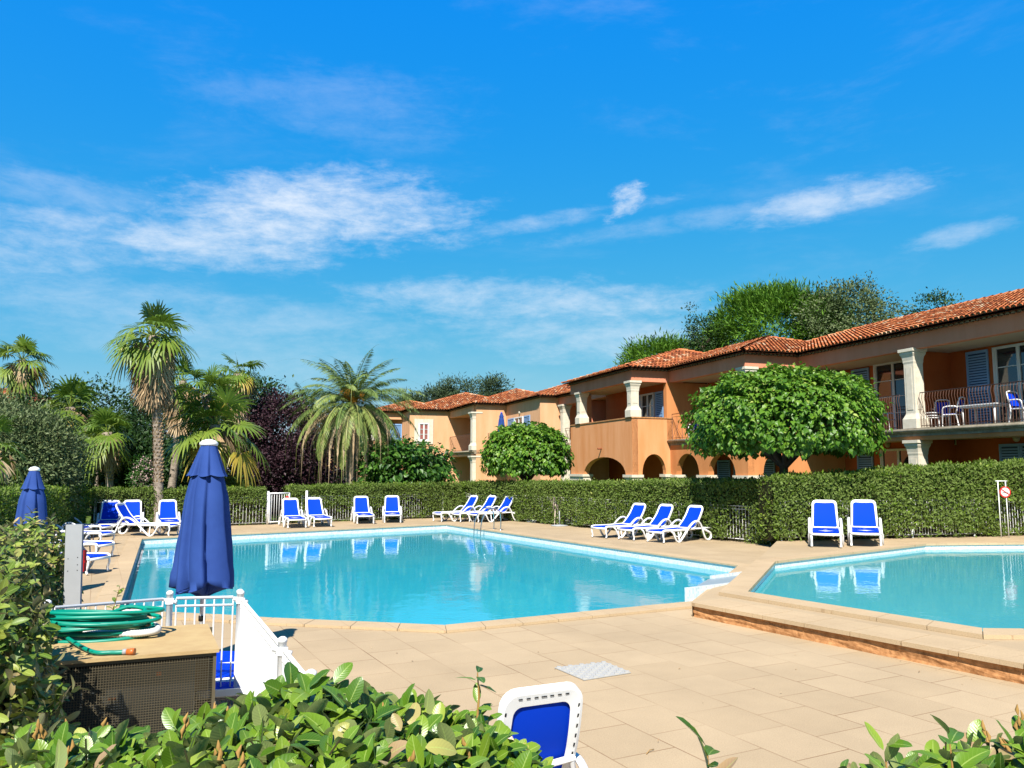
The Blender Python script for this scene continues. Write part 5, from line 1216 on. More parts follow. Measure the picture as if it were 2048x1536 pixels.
hedge([Vector((-9.55, 14.2, 0)), Vector((-11.6, 19.6, 0)), H1 + Vector((-.15, -.1, 0))], .9, [1.62, 1.58, 1.5], 'clipped hedge along the left deck behind the second parasol', seed=5, side=1, dens=700, size=.08)

def shoot_hedge(name, pos, axis, nl, lsize, label, cat, mats, core, seed, curl=.18, wid=.42, tmean=.42):
    """leafy shoots: pos (k,3), axis (k,3) growing direction; every shoot carries nl large leaves in a spiral"""
    k = len(pos); axis = unit(axis); V_, Q_, T_ = [], [], []; base = 0
    ref = unit(np.cross(axis, np.array([[.3, .5, .1]]) + rnd(k, .2))); ref2 = np.cross(axis, ref)
    sh = np.clip(rng.normal(tmean, .14, k), 0, .8)
    for j in range(nl):
        a = j * 2.4 + rng.uniform(0, 6.28, k) * .15 + seed; up = -.05 + .72 * (j / nl) + rng.normal(0, .22, k)
        rad = ref * np.cos(a)[:, None] + ref2 * np.sin(a)[:, None]
        d = unit(rad * np.cos(up * 1.4)[:, None] + axis * np.sin(up * 1.4)[:, None] + rnd(k, .08)); nm = unit(axis * np.cos(up * 1.4)[:, None] - rad * np.sin(up * 1.4)[:, None] + rnd(k, .25)); s = unit(np.cross(d, nm)); nm = np.cross(s, d)
        Ls = (lsize * rng.uniform(.6, 1.25, k) * (1 - .25 * abs(j / nl - .45)))[:, None]; p0 = pos + axis * (lsize * .75 * j / nl) + d * lsize * .06
        rows = [0, .12, .32, .55, .78, .92, 1.0]; ws = [.04, .55, .95, 1.0, .80, .45, .03]; cu = rng.normal(curl, .14, (k, 1)); fo = rng.uniform(.08, .42, (k, 1)); wv = rng.uniform(-.06, .06, (k, 2, 7))
        vs = []
        for ri, (t, w) in enumerate(zip(rows, ws)):
            c = p0 + d * Ls * t - nm * Ls * cu * t * t
            hw = Ls * wid * .5 * w
            vs += [c - s * hw + nm * hw * (fo + wv[:, 0, ri:ri + 1] * 2), c, c + s * hw + nm * hw * (fo + wv[:, 1, ri:ri + 1] * 2)]
        V_.append(np.stack(vs, 1).reshape(-1, 3)); b = base + np.arange(k)[:, None] * 21; qs = []
        for r in range(6):
            for c in (0, 1): qs.append(b + np.array([r * 3 + c, r * 3 + c + 1, r * 3 + c + 4, r * 3 + c + 3])[None])
        Q_.append(np.stack(qs, 1).reshape(-1, 4)); T_.append(np.repeat(np.clip(sh + rng.normal(0, .17, k) + (rng.random(k) < .07) * .45, 0, 1), 12)); base += k * 21
    o = np_mesh(name, np.concatenate(V_), np.concatenate(Q_), np.concatenate(T_), mats, core=core, smooth=True)
    nv = sum(len(q) for q in V_); vv = np.zeros((len(o.data.vertices), 3), dtype=np.float32); m_ = nv // 21
    vv[:nv, 0] = np.tile(np.tile([1, 0, 1], 7), m_); vv[:nv, 1] = np.tile(np.repeat(rows, 3), m_)
    at = o.data.attributes.new('vein', 'FLOAT_VECTOR', 'POINT'); at.data.foreach_set('vector', vv.reshape(-1)); return o
# ---- near left hedge (leans over the cage)
def poly_top(edge_r, edge_l, n):
    q = rng.random((n, 1)); e = np.array([np.interp(q[:, 0] * (len(edge_r) - 1), range(len(edge_r)), [p[i] for p in edge_r]) for i in (0, 1)]).T
    l = np.array([np.interp(q[:, 0] * (len(edge_l) - 1), range(len(edge_l)), [p[i] for p in edge_l]) for i in (0, 1)]).T
    return e, l, q
er = [(-4.62, 8.2), (-4.28, 7.2), (-3.72, 6.0), (-3.36, 5.2), (-2.55, 4.2), (-2.15, 3.3)]; elf = [(-7.6, 8.4), (-7.2, 7.4), (-6.6, 6.2), (-6.2, 5.2), (-5.6, 4.2), (-5.2, 3.2)]
hz = [1.38, 1.40, 1.42, 1.42, 1.42, 1.44]
def left_pts(n, face):
    e, l, q = poly_top(er, elf, n); h = np.interp(q[:, 0] * 5, range(6), hz)[:, None]
    if face == 'top':
        t = rng.random((n, 1)) ** 1.5; p = np.concatenate([e * (1 - t) + l * t, h + .05 * np.sin(q * 25) * np.cos(t * 9)], 1); nm = np.tile([[.15, -.1, 1.0]], (n, 1))
    elif face == 'side':
        t = rng.random((n, 1)); bulge = .16 * np.sin(t * 3.14) + .06 * np.sin(q * 31 + t * 6); p = np.concatenate([e + np.array([[.95, .25]]) * bulge, h * t], 1); nm = np.tile([[1.0, -.15, .25]], (n, 1))
    else:
        t = rng.random((n, 1)); p = np.array([[er[0][0], er[0][1]]]) * (1 - q) + np.array([[elf[0][0], elf[0][1]]]) * q; p = np.concatenate([p, 1.31 * t], 1); nm = np.tile([[.2, 1.0, .2]], (n, 1))
    return p + rnd(n, .045), nm
pa, na = left_pts(1900, 'top'); pb, nb = left_pts(1700, 'side'); pc, nc = left_pts(380, 'end')
core = MB(); k = len(er)
for i in range(k - 1):
    a, b, c, d = er[i], er[i + 1], elf[i + 1], elf[i]; ins = .13
    ax, bx2 = (a[0] - ins, a[1]), (b[0] - ins, b[1])
    core.add([(ax[0], ax[1], 0), (bx2[0], bx2[1], 0), (c[0], c[1], 0), (d[0], d[1], 0), (ax[0], ax[1], hz[i] - .1), (bx2[0], bx2[1], hz[i + 1] - .1), (c[0], c[1], hz[i + 1] - .1), (d[0], d[1], hz[i] - .1)], [(0, 1, 5, 4), (2, 3, 7, 6), (4, 5, 6, 7), (1, 2, 6, 5), (3, 0, 4, 7)], 1)
for i in range(160):
    p = Vector(pb[i]); mb_ = Vector((rng.uniform(-.15, .15), rng.uniform(-.15, .15), rng.uniform(.05, .2))); core.tube([p - Vector((.1, 0, .1)), p + mb_], [.007, .003], 4, 1, cap=False)
pos = np.concatenate([pa, pb, pc]); ax_ = np.concatenate([na, nb, nc]) * .8 + rnd(len(pos), .55) + np.array([[0, 0, .35]])
o = shoot_hedge('hedge', pos, ax_, 7, .072, '', '', ['side_leaf', 'hedge_core'], core, 1, tmean=.5); tag(o, 'broad leaved hedge at the left edge leaning over the cage and the grey board', 'hedge', 'leafy hedges in front')
# ---- foreground hedge
prof_x = [-1.75, -1.30, -1.02, -.72, -.45, -.22, -.05, .09, .20, .32, .46, .62, .80, .95, 1.2, 1.7]
prof_z = [1.25, 1.335, 1.39, 1.45, 1.52, 1.49, 1.40, 1.27, 1.17, 1.14, 1.18, 1.25, 1.345, 1.40, 1.43, 1.40]
def fg_h(x, y): return np.interp(x, prof_x, prof_z) - .34 * np.clip(y - 1.95, 0, 2) ** 1.3 - .10 * np.clip(1.5 - y, 0, 1)
n = 3100; x = rng.uniform(-1.7, 1.6, n); y = 1.1 + 1.15 * rng.random(n) ** .85
z = fg_h(x, y) - .068 + .022 * np.sin(x * 11 + y * 7) + rng.normal(0, .022, n)
keep = ~((x > .16) & (x < .52) & (rng.random(n) < .6)); x, y, z = x[keep], y[keep], z[keep]
y = np.where(x > .15, 1.1 + (y - 1.1) * .82, y)
pos = np.stack([x, y, z], 1); ax_ = np.tile([[0.03, .0, 1.0]], (len(x), 1)) + rnd(len(x), .42)
# the far side that faces the pool
n2 = 800; x2 = rng.uniform(-1.6, 1.4, n2); y2 = rng.uniform(2.1, 2.32, n2); z2_ = fg_h(x2, y2) - .1 - rng.random(n2) * .5
pos2 = np.stack([x2, y2, z2_], 1); ax2 = np.tile([[0, .8, .5]], (n2, 1)) + rnd(n2, .4)
core = MB(); xs = np.linspace(-1.75, 1.7, 36)
for i in range(35):
    a, b = xs[i], xs[i + 1]
    for y0, y1 in ((1.0, 1.55), (1.55, 1.9), (1.9, 2.12)):
        za, zb, zc, zd = [float(fg_h(np.array(u), np.array(v))) - .17 for u, v in ((a, y0), (b, y0), (b, y1), (a, y1))]; core.add([(a, y0, za), (b, y0, zb), (b, y1, zc), (a, y1, zd)], [(0, 1, 2, 3)], 1)
    zc, zd = [float(fg_h(np.array(u), np.array(2.12))) - .17 for u in (b, a)]; core.add([(a, 2.12, zd), (b, 2.12, zc), (b, 2.12, 0), (a, 2.12, 0)], [(0, 1, 2, 3)], 1)
r3 = random.Random(11)
for i in range(520):
    j = r3.randrange(len(pos)); p = Vector(pos[j]); a_ = Vector(ax_[j]).normalized(); core.tube([p - a_ * .1, p + a_ * .075], [.0032, .0018], 5, 1, cap=False)
    if i < 90:                                           # dry buds standing up among the leaves
        q = p + a_ * .06; a_ = (a_ + Vector((0, 0, .8))).normalized()
        for s in range(4):
            w_b = Vector((r3.uniform(-.004, .004), r3.uniform(-.004, .004), 0)); b0_ = q + a_ * (.012 * s) + w_b; core.tube([b0_, b0_ + a_ * .010 + w_b, b0_ + a_ * .024], [.002, .0052, .001], 6, 2, cap=False)
o = shoot_hedge('hedge', np.concatenate([pos, pos2]), np.concatenate([ax_, ax2]), 7, .064, '', '', ['laurel_leaf', 'hedge_core', 'bud'], core, 2, tmean=.46, wid=.58); tag(o, 'glossy large leaved hedge across the bottom of the view with dry brown buds', 'hedge', 'leafy hedges in front')
# long shoots standing above it
def sprig(px, py, Y, h, n, label, lsz=.08, mat_='laurel_leaf', lean=(0, 0)):
    p = P(px, py, Y); top = Vector(p); base = top - Vector((lean[0], lean[1], h)); core = MB(); core.tube([base, base.lerp(top, .5) + Vector((.004, 0, 0)), top], [.0035, .003, .0015], 5, 1, cap=False)
    q = np.array([list(base.lerp(top, .35 + .65 * i / (n - 1)) - Vector((0, 0, .03))) for i in range(n)])
    o = shoot_hedge('shoot', q, np.tile([[lean[0], lean[1], 1.0]], (n, 1)), 4, lsz, '', '', [mat_, 'bud'], core, n * 1.7); tag(o, label, 'shoot', 'long leafy shoots'); return o
sprig(1415, 1512, 1.55, .16, 3, 'lone shoot with four leaves at the bottom edge right of the big lounger')
sprig(1770, 1505, 1.6, .16, 4, 'leafy shoot at the bottom right, left of the taller leaf clump')
sprig(1900, 1488, 1.62, .18, 3, 'upright leafy shoot in the bottom right leaf clump')
sprig(240, 1172, 5.9, .26, 4, 'thin leafy twig sticking up beside the green hose and grey board', .06, 'side_leaf', (.07, 0))
sprig(955, 1345, 2.15, .12, 2, 'brown tipped twig above the foreground hedge left of the big lounger', .05)

# ================================================================== TREES
def crown(parent, name, m, c, rad, n_cl, per, cl_r, lsz, W=.5, hollow=.55, outward=.8, down=0.0, tm=.48, ts=.2, flat=1.0, simple=False, noise=.12, lowcut=-1.0, up=0.3):
    c = np.array(c); rad = np.array(rad); u = unit(rnd(n_cl)); u[:, 2] = np.where(u[:, 2] < lowcut, -u[:, 2] * .3, u[:, 2]); u = unit(u)
    rr = hollow + (1 - hollow) * rng.random((n_cl, 1)) ** .6; lump = 1 + noise * np.sin(u[:, :1] * 5 + 1) * np.cos(u[:, 1:2] * 4 + u[:, 2:] * 5)
    cc = u * rr * lump; tc_ = rng.normal(0, .12, n_cl)
    idx = np.repeat(np.arange(n_cl), per); k = len(idx); p = c + cc[idx] * rad + rnd(k) * cl_r * np.array([1, 1, .75 * flat])
    o_ = unit((p - c) / rad); d = o_ * outward + rnd(k) * .6 + np.array([[0, 0, -down + .0]]); nm = o_ * .7 + rnd(k) * .5 + np.array([[0, 0, up + .3]])
    Ls = lsz * rng.uniform(.65, 1.3, k); V, Q = (leaves1(p, d, nm, Ls, Ls * W) if simple else leaves(p, d, nm, Ls, Ls * W, .14, down * .3))
    T = np.clip(rng.normal(tm, ts, k) + tc_[idx], 0, 1); T = T if simple else np.repeat(T, 2)
    return np_mesh(name, V, Q, T, [m], parent=parent)
def trunk_tree(parent, base, top, r0, limbs, spread, m='bark', seed=0):
    rr = random.Random(seed); mb = MB(); base = Vector(base); top = Vector(top); mid = base.lerp(top, .5) + Vector((rr.uniform(-.1, .1), 0, 0)); mb.tube(smooth_path([base, mid, top], 4), [r0 * (1.25 - .5 * i / 8) for i in range(9)], 8)
    for i in range(limbs):
        a = 2 * math.pi * i / limbs + rr.uniform(-.3, .3); e = top + Vector((math.cos(a) * spread[0], math.sin(a) * spread[1], spread[2] * rr.uniform(.5, 1))); m2 = top.lerp(e, .5) + Vector((0, 0, .12 * spread[2])); mb.tube(smooth_path([top - Vector((0, 0, .1)), m2, e], 3), [r0 * .6 * (1 - .12 * j) for j in range(7)], 6)
    return mb.build('trunk', m, parent, fix=False)
def tree(px, py, Y, rx, rz, label, cat, m, n_cl, per, cl_r, lsz, name='tree', trunk_r=.12, ry=None, group=None, limbs=5, **kw):
    c = P(px, py, Y); r = empty(name, (c.x, c.y, 0), 0, label, cat, group); loc = (0, 0, c.z)
    trunk_tree(r, (0, 0, 0), (0, 0, max(.5, c.z - rz * .6)), trunk_r, limbs, (rx * .55, (ry or rx) * .55, rz * .8), seed=int(px))
    crown(r, 'crown', m, loc, (rx, ry or rx, rz), n_cl, per, cl_r, lsz, **kw); return r
# clipped round mulberries behind the hedge
def mulberry(px, py, Y, rx, rz, n, lsz, label):
    c = P(px, py, Y); r = empty('mulberry_tree', (c.x, c.y, 0), 0, label, 'tree', 'round clipped trees'); trunk_tree(r, (0, 0, 0), (0, 0, c.z - rz * .75), .15, 7, (rx * .7, rx * .7, rz * 1.0), seed=3)
    u = unit(rnd(n)); u[:, 2] = np.where(u[:, 2] < -.55, -u[:, 2], u[:, 2]); ex = np.sign(u) * np.abs(u) ** .82
    lump = 1 + .075 * np.sin(u[:, :1] * 9 + u[:, 2:] * 7) * np.cos(u[:, 1:2] * 8) + .03 * np.sin(u[:, 2:] * 17 + u[:, :1] * 13)
    dep = 1 - .24 * rng.random((n, 1)) ** 1.3 + (rng.random((n, 1)) < .06) * rng.random((n, 1)) * .09; p = np.array([[0, 0, c.z]]) + unit(ex) * lump * dep * np.array([[rx, rx, rz]])
    o_ = unit(u / np.array([[rx, rx, rz]]) * rx); d = o_ * .75 + np.array([[0, 0, -.62]]) + rnd(n, .32); nm = o_ * .8 + np.array([[0, 0, .75]]) + rnd(n, .3)
    d = unit(d); s = unit(np.cross(d, nm)); nn = np.cross(s, d); Ls = (lsz * rng.uniform(.45, 1.35, n))[:, None]
    prof = [(0, 0), (.12, .34), (.45, .46), (.62, .26), (1.0, 0), (.62, -.26), (.45, -.46), (.12, -.34)]      # heart shaped leaf, folded on its midrib
    vs = [p + d * Ls * a + s * Ls * b - nn * Ls * (.35 * a * a) + nn * Ls * abs(b) * .35 for a, b in prof]; mid = [p + d * Ls * a - nn * Ls * .35 * a * a for a in (.5,)]
    V = np.stack(vs + mid, 1).reshape(-1, 3); b = np.arange(n)[:, None] * 9; Q = np.stack([b + np.array([0, 8, 2, 1])[None], b + np.array([8, 4, 3, 2])[None], b + np.array([8, 6, 5, 4])[None], b + np.array([0, 7, 6, 8])[None]], 1).reshape(-1, 4)
    T = np.repeat(np.clip(rng.normal(.46, .2, n) + .12 * u[:, 2], 0, 1), 4); np_mesh('crown', V, Q, T, ['mulberry_leaf'], parent=r)
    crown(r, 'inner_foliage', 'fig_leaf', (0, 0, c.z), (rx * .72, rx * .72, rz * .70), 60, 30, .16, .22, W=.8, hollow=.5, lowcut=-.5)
    return r
mulberry(1565, 846, 23.4, 2.72, 1.60, 18500, .135, 'large round clipped tree in front of the nearest apartments, casting shade on the hedge')
mulberry(1053, 912, 34.0, 1.9, 1.36, 7500, .16, 'smaller round clipped tree behind the hedge near the far pool corner')
tree(812, 935, 36, 1.8, 1.0, 'dark green large leaved bushy tree in front of the farther block window', 'tree', 'fig_leaf', 150, 38, .26, .22, name='fig_tree', W=.75, down=.4, noise=.2)
tree(1558, 705, 62, 5.6, 4.9, 'bright green umbrella pine behind the roof of the nearest apartments', 'tree', 'pine_leaf', 620, 90, .50, .55, name='umbrella_pine', W=.17, outward=1.0, up=.9, hollow=.75, simple=True, noise=.08, trunk_r=.3, ts=.24)
tree(1335, 742, 66, 3.6, 2.4, 'low bright pine crown peeping over the roof left of the large pine', 'tree', 'pine_leaf', 240, 80, .45, .5, name='umbrella_pine', W=.17, outward=1.0, up=.9, hollow=.7, simple=True, trunk_r=.25, ts=.24)
tree(1404, 672, 60, 1.5, 1.9, 'dark sparse tree rising between the two pines', 'tree', 'dark_leaf', 46, 48, .3, .2, name='dark_tree', noise=.35, hollow=.3)
tree(1690, 650, 57, 3.6, 2.8, 'olive green airy tree right of the large pine behind the roof', 'tree', 'grey_leaf', 150, 100, .46, .22, name='oak_tree', noise=.3, hollow=.5, tm=.36)
tree(1745, 600, 58, 1.1, 1.5, 'thin wispy treetop above the olive green tree', 'tree', 'grey_leaf', 22, 34, .3, .16, name='oak_tree', noise=.4, hollow=.3, tm=.4)
tree(1880, 625, 57, 1.9, 1.2, 'small dark treetop behind the roof ridge at the right', 'tree', 'dark_leaf', 40, 50, .33, .2, name='dark_tree', noise=.35)
# far conifers over the farther block
for i, (px, py, rx, rz, lab) in enumerate([(985, 785, 1.2, 1.7, 'ragged conifer right of the far group over the farther roof'), (938, 795, 1.9, 1.5, 'wide dark conifer in the middle of the far group over the roof'), (896, 790, 1.2, 1.4, 'small pointed conifer in the far group over the roof'), (862, 800, 1.7, 1.2, 'low rounded conifer at the left of the far group over the roof'), (825, 815, 1.6, 1.3, 'dark tree just left of the tiled hip roof of the farther block')]):
    tree(px, py, 98, rx * 1.25, rz * 1.15, lab, 'tree', 'cypress_leaf', 60, 60, .45, .45, name='conifer_tree', W=.22, noise=.45, hollow=.2, simple=True, trunk_r=.2, group='far conifers over the roof')
# bushes and dark trees left
tree(42, 930, 24.5, 1.62, 1.62, 'big grey green olive bush at the left edge beneath the palms', 'bush', 'grey_leaf', 460, 90, .20, .12, name='olive_bush', W=.38, noise=.1, hollow=.72, simple=True)
tree(-60, 905, 26, 2.0, 2.0, 'grey green bush cut off by the left edge behind the olive bush', 'bush', 'grey_leaf', 260, 80, .25, .12, name='olive_bush', W=.38, noise=.12, hollow=.72, simple=True)
tree(552, 905, 39, 1.75, 2.75, 'dark purple leaved tree between the palms and the date palm', 'tree', 'plum_leaf', 260, 75, .34, .14, name='plum_tree', W=.6, noise=.15, hollow=.6)
tree(600, 930, 40, 1.6, 1.5, 'dark purple leaved bush beneath the date palm fronds', 'bush', 'plum_leaf', 130, 70, .33, .14, name='plum_tree', W=.6, noise=.15, hollow=.6)
tree(512, 830, 42, 1.2, 2.0, 'dark green treetop behind the purple tree', 'tree', 'dark_leaf', 80, 60, .32, .2, name='dark_tree', noise=.25)
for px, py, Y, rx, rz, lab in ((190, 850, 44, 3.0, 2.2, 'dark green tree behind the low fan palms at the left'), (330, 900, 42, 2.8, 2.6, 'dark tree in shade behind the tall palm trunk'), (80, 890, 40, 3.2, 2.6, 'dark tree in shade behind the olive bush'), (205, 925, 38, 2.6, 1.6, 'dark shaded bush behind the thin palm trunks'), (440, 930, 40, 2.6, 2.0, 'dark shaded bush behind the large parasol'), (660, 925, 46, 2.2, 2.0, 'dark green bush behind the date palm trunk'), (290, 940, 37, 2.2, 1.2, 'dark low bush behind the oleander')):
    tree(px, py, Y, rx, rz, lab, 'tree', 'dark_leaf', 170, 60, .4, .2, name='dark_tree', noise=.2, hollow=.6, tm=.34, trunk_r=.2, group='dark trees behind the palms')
ol = tree(288, 955, 29.3, .42, .72, 'pink flowering oleander left of the tall palm trunk', 'bush', 'fig_leaf', 60, 26, .12, .12, name='oleander_bush', W=.22)
c = P(288, 955, 29.3); p = np.array([[0, 0, c.z]]) + unit(rnd(420)) * np.array([[.40, .40, .72]]) * rng.uniform(.8, 1.08, (420, 1)); V, Q = leaves1(p, rnd(420), rnd(420), np.full(420, .06), np.full(420, .055)); tag(np_mesh('flowers', V, Q, np.full(420, .5), ['pink_flower'], parent=ol), kind='stuff')

# ---- palms
def fan_leaf(V, Q, T, hub, ax, up, L_, seg, droop, tint, spread=105, w=.078):
    ax = ax / np.linalg.norm(ax); s = np.cross(ax, up); s /= np.linalg.norm(s); nn = np.cross(s, ax)
    for i in range(seg):
        f = (i + .5) / seg * 2 - 1; a = math.radians(f * spread) + rng.normal(0, .03); d = ax * math.cos(a) + s * math.sin(a) + nn * .22 * abs(f); d /= np.linalg.norm(d)
        Ls = L_ * (1 - .22 * abs(f)) * rng.uniform(.88, 1.08); sd = np.cross(d, nn); sd /= np.linalg.norm(sd); b = len(V); dr = droop * rng.uniform(.7, 1.3)
        for t, ww in ((.04, .25), (.45, 1.0), (.72, .75), (1.0, .08)):
            c = hub + d * Ls * t - np.array([0, 0, 1]) * dr * Ls * max(0, t - .32) ** 1.6 * 1.6
            if t == 1.0: c = c - d * Ls * .18 * dr
            hw = w * ww * .5 * (L_ / .9); V.append(c - sd * hw); V.append(c + sd * hw)
        tt = min(1, max(0, tint + rng.normal(0, .08)))
        for k in range(3): Q.append((b + 2 * k, b + 2 * k + 1, b + 2 * k + 3, b + 2 * k + 2)); T.append(tt)
def fan_palm(px, py_hub, Y, label, base_px=None, R_=1.0, L_=.95, n=26, skirt=1.4, nsk=34, r0=.19, rtop=.2, seed=0, trunk_style='rough', seg=17, low=-.75, group='fan palms left of the pool', z_base=0.0, skmat=True):
    h = P(px, py_hub, Y); bx_ = base_px if base_px is not None else px; bx0 = P(bx_, 1000, Y).x; root = empty('fan_palm', (bx0, Y, 0), 0, label, 'palm tree', group)
    hub = np.array([h.x - bx0, 0, h.z]); V, Q, T = [], [], []; stems = MB()
    n = int(n * .8)
    for i in range(n):
        g = i / n; el_ = math.radians(80 - 122 * g ** .85 + rng.normal(0, 13)); a = i * 2.39996 + seed; d = np.array([math.cos(a) * math.cos(el_), math.sin(a) * math.cos(el_), math.sin(el_)])
        pl = R_ * rng.uniform(.5, .98) * (1 - .25 * (g < .25)); tip = hub + d * pl - np.array([0, 0, 1]) * .18 * pl * (math.cos(el_)) * (1 + g); upv = np.array([-d[0] * d[2], -d[1] * d[2], math.cos(el_) ** 2 + .05]); d2 = d - np.array([0, 0, .25 + .5 * g])
        upv = upv + rng.normal(0, .2, 3)
        fan_leaf(V, Q, T, tip, d2, upv, L_ * rng.uniform(.85, 1.1), seg, rng.uniform(.12, .4) + .45 * g, .34 + .42 * g + rng.normal(0, .08) + (.28 if g > .86 else 0)); m_ = hub + d * pl * .5 + np.array([0, 0, .05]); stems.tube([Vector(hub), Vector(m_), Vector(tip)], [.022, .016, .012], 4, 1, cap=False, t=.8)
    np_mesh('crown', np.array(V), np.array(Q), np.array(T), ['fan_green', 'fan_green'], parent=root, core=stems)
    V, Q, T = [], [], []                                 # dead leaves hanging against the trunk
    for i in range(nsk):
        g = i / nsk; a = i * 2.39996 + 1; zz = hub[2] - .15 - skirt * .62 * g; o_ = np.array([math.cos(a), math.sin(a), 0]); rr_ = .18 + .42 * (1 - g) * rng.uniform(.5, 1.1)
        t_ = (zz / hub[2]); cx = hub[0] * t_; hb_ = np.array([cx, 0, zz]) + o_ * rr_; fan_leaf(V, Q, T, hb_, o_ * .28 + np.array([0, 0, -1.0]), o_ + np.array([0, 0, .2]) + rng.normal(0, .2, 3), min(skirt * .55, .95) * rng.uniform(.8, 1.15), 12, .15, rng.uniform(.1, .95), 38, .06)
    if nsk: np_mesh('dead_leaf_skirt', np.array(V), np.array(Q), np.array(T), ['dead_frond'], parent=root)
    mb = MB(); pts = []; rs = []; K = 26
    for i in range(K + 1):
        t = i / K; bend = math.sin(t * math.pi) * .06; pts.append((hub[0] * t + bend, 0, z_base + (hub[2] - z_base) * t)); rs.append(r0 * (1.2 - .35 * min(1, t * 4)) if t < .25 else r0 * .85 + (rtop - r0 * .85) * (t - .25) / .75)
    mb.tube(pts, rs, 12)
    if trunk_style == 'rough':
        rows = int((hub[2] - 1.6) / .13)
        for i in range(rows):
            z = 1.6 + i * .13; t = z / hub[2]; rad = np.interp(t, [0, .25, 1], [r0, r0 * .85, rtop])
            for k in range(9):
                a = 2 * math.pi * (k + .5 * (i % 2)) / 9 + rng.normal(0, .08); o_ = Vector((math.cos(a), math.sin(a), 0)); sd = Vector((-o_.y, o_.x, 0)); c = Vector((hub[0] * t + math.sin(t * math.pi) * .06, 0, z)) + o_ * rad * .93; L2 = rng.uniform(.07, .14)
                mb.add([c - sd * .05, c + sd * .05, c + sd * .015 + o_ * .055 + Vector((0, 0, L2)) + sd * .03, c + o_ * .06 + Vector((0, 0, L2 * .85)) + sd * .0], [(0, 1, 2, 3)], 1, t=rng.uniform(.2, .8)); mb.add([c - sd * .05, c + o_ * .06 + Vector((0, 0, L2 * .85)), c + Vector((0, 0, L2))], [(0, 1, 2)], 1, t=.3)
    mb.build('trunk', ['bark_palm', 'dead_frond'], root, fix=False); return root
tp = G(318, 1056); fan_palm(306, 672, tp.y, 'tallest fan palm standing on the deck behind the large parasol, rough upper trunk', base_px=320, R_=1.1, L_=1.05, n=32, skirt=3.0, nsk=90, r0=.18, rtop=.15, seed=1)
fan_palm(45, 720, 41, 'tall fan palm at the far left edge above the olive bush', R_=1.2, L_=1.1, n=26, skirt=2.0, nsk=44, seed=2)
fan_palm(140, 815, 36, 'medium fan palm right of the olive bush with a long dead skirt', base_px=150, R_=1.2, L_=1.15, n=26, skirt=2.2, nsk=40, seed=3)
fan_palm(214, 865, 34, 'low bushy fan palm with a short shaggy trunk, left of the tall palm', base_px=220, R_=.95, L_=.95, n=24, skirt=1.4, nsk=36, r0=.16, seed=4)
fan_palm(190, 880, 35.5, 'small fan palm on a thin smooth trunk behind the low bushy one', base_px=194, R_=.7, L_=.8, n=14, skirt=.9, nsk=16, r0=.11, rtop=.1, seed=9, trunk_style='smooth')
fan_palm(430, 850, 31, 'wide leafy fan palm directly behind the large parasol', base_px=425, R_=1.5, L_=1.15, n=34, skirt=1.7, nsk=40, seed=5)
fan_palm(415, 790, 32.5, 'fan palm with upright dark fans just above the large parasol', R_=1.0, L_=1.05, n=18, skirt=1.2, nsk=20, seed=6)
fan_palm(475, 748, 38, 'fan palm right of the large parasol, pale dead leaves under its crown', R_=.95, L_=.95, n=22, skirt=2.4, nsk=50, seed=7)
fan_palm(366, 762, 35, 'fan palm half hidden behind the tallest one, smooth grey lower trunk', base_px=337, R_=.9, L_=.95, n=20, skirt=2.6, nsk=46, seed=8, r0=.2, rtop=.16, trunk_style='smooth')
fan_palm(-20, 895, 19, 'fan palm outside the left edge with one leaf reaching into view', R_=.75, L_=.7, n=14, skirt=1.0, nsk=8, seed=11, r0=.15)
def frond(V, Q, T, hub, a, el0, L_, curl, tint, npair=46, lw=.042, ll=.48, dead=False):
    d = np.array([math.cos(a), math.sin(a), 0.0]); pts = []; p = np.array(hub, float); e = el0; st = L_ / 24
    for i in range(25): pts.append(p.copy()); p = p + (d * math.cos(e) + np.array([0, 0, 1]) * math.sin(e)) * st; e -= curl / 24 * (1 + .8 * i / 24); e = max(e, -math.pi / 2 + .03)
    pts = np.array(pts); sd = np.array([-d[1], d[0], 0]); rot = rng.normal(0, .3)
    for i in range(24):                                   # rachis
        b = len(V); w0, w1 = .03 * (1 - i / 26), .03 * (1 - (i + 1) / 26); V += [pts[i] - sd * w0, pts[i] + sd * w0, pts[i + 1] + sd * w1, pts[i + 1] - sd * w1]; Q.append((b, b + 1, b + 2, b + 3)); T.append(min(1, tint + .25))
    for i in range(npair):
        t = .14 + .86 * i / npair; q = t * 24; k = min(23, int(q)); c = pts[k] + (pts[k + 1] - pts[k]) * (q - k); tg = pts[k + 1] - pts[k]; tg /= np.linalg.norm(tg); up = np.cross(sd, tg)
        l2 = ll * (math.sin(min(1, t * 1.15 + .12) * math.pi) ** .55) * rng.uniform(.8, 1.1)
        for s in (-1, 1):
            dr = (.35 if not dead else 1.2); ld = tg * .75 + sd * s * (.85 if not dead else .35) + up * (.25 + rot * s) * (not dead) - np.array([0, 0, 1]) * dr * rng.uniform(.3, .9); ld /= np.linalg.norm(ld); wd_ = np.cross(ld, up + rng.normal(0, .3, 3)); wd_ /= np.linalg.norm(wd_)
            b = len(V); m_ = c + ld * l2 * .5; tp_ = c + ld * l2 - np.array([0, 0, 1]) * l2 * .12; V += [c, m_ + wd_ * lw * .5, tp_, m_ - wd_ * lw * .5]; Q.append((b, b + 1, b + 2, b + 3)); T.append(min(1, max(0, tint + rng.normal(0, .1))))
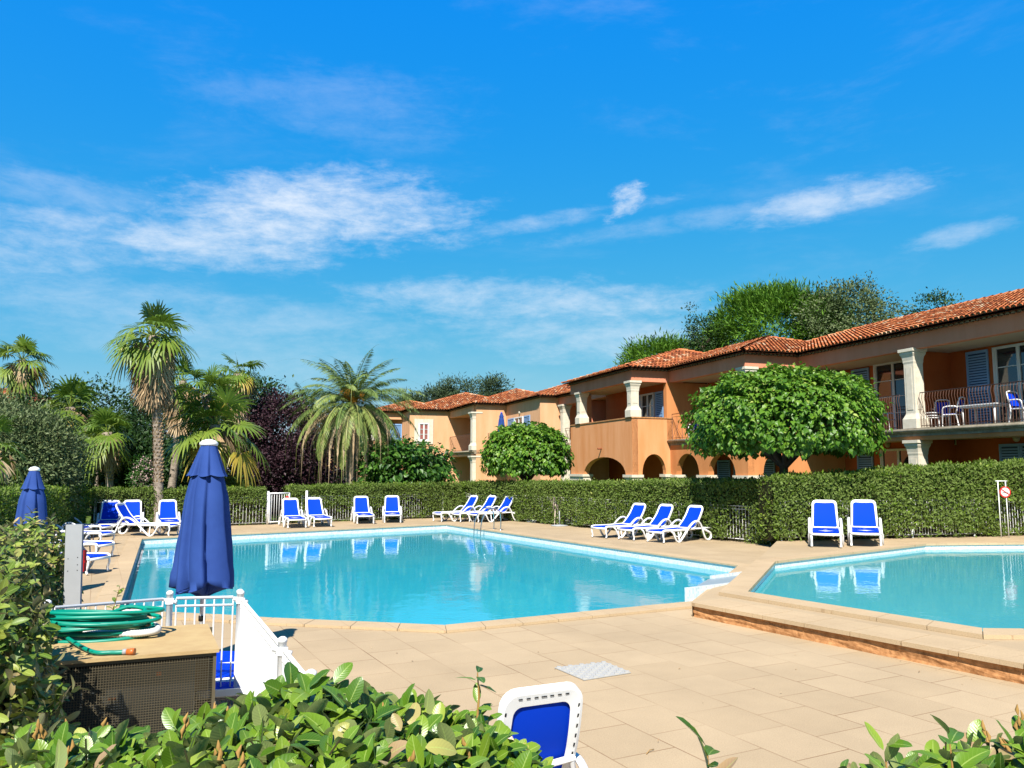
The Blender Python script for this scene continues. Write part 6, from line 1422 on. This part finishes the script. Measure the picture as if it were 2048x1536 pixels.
def feather_palm(px, py_hub, Y, label, L_=4.5, n=80, dead=44, r0=.26, fruit=True, seed=0, low=-24, base_px=None, npair=60, green='date_green', name='date_palm', z0=0.0):
    h = P(px, py_hub, Y); root = empty(name, (h.x, h.y, 0), 0, label, 'palm tree'); hub = (0, 0, h.z); V, Q, T = [], [], []
    for i in range(n):
        g = i / n; a = i * 2.39996 + seed; el_ = math.radians(84 - (84 - low) * g ** .9 + rng.normal(0, 5)); frond(V, Q, T, hub, a, el_, L_ * rng.uniform(.85, 1.08) * (.85 + .15 * min(1, g * 3)), 1.0 + .6 * math.cos(el_) , .12 + .42 * g + rng.normal(0, .1), npair)
    np_mesh('crown', np.array(V), np.array(Q), np.array(T), [green], parent=root)
    if dead:
        V, Q, T = [], [], []
        for i in range(dead):
            g = i / dead; a = i * 2.39996 + .7; frond(V, Q, T, (math.cos(a) * .15, math.sin(a) * .15, h.z - .15), a, math.radians(8 - 45 * g + rng.normal(0, 10)), L_ * rng.uniform(.8, 1.05), 1.75, rng.uniform(.25, .9), 38, .03, .34, dead=True)
        np_mesh('dead_fronds', np.array(V), np.array(Q), np.array(T), ['dead_frond'], parent=root)
    mb = MB(); K = 40; mb.tube([(0, 0, h.z * i / K) for i in range(K + 1)], [r0 * (1.3 - .35 * min(1, i / 8)) * (1 + .05 * (i % 2)) if i < K - 6 else r0 * (1 + .22 * (i - K + 6) / 6) for i in range(K + 1)], 14, smooth=False); mb.build('trunk', 'bark_palm', root, fix=False)
    if fruit:
        mb = MB(); rr = random.Random(5)
        for i in range(13):
            a = -math.pi / 2 + rr.uniform(-1.3, 1.3); d = Vector((math.cos(a), math.sin(a), 0)); b = Vector(hub) + d * .1; m_ = b + d * rr.uniform(.3, .5) + Vector((0, 0, rr.uniform(.35, .75))); mb.tube([b, b.lerp(m_, .6) + Vector((0, 0, .08)), m_], [.03, .022, .014], 5, cap=False)
            for j in range(16): q = m_ + Vector((rr.uniform(-.12, .12), rr.uniform(-.12, .12), rr.uniform(-.12, .1))); mb.tube([m_, q.lerp(m_, .4), q + d * .08 - Vector((0, 0, rr.uniform(.05, .28)))], [.01, .009, .006], 4, cap=False)
        mb.build('fruit_stalks', 'fruit_stalk', root, fix=False)
    return root
feather_palm(706, 812, 36, 'date palm with feathery fronds, orange fruit stalks and hanging dead fronds', seed=2)
feather_palm(612, 812, 41, 'smaller feathery palm half hidden behind the left side of the date palm', L_=2.1, n=30, dead=10, r0=.2, fruit=False, seed=4, npair=30)
feather_palm(478, 985, 31.5, 'small pale feathery palm behind the hedge right of the large parasol', L_=1.5, n=24, dead=0, r0=.12, fruit=False, seed=6, npair=30, name='small_palm')
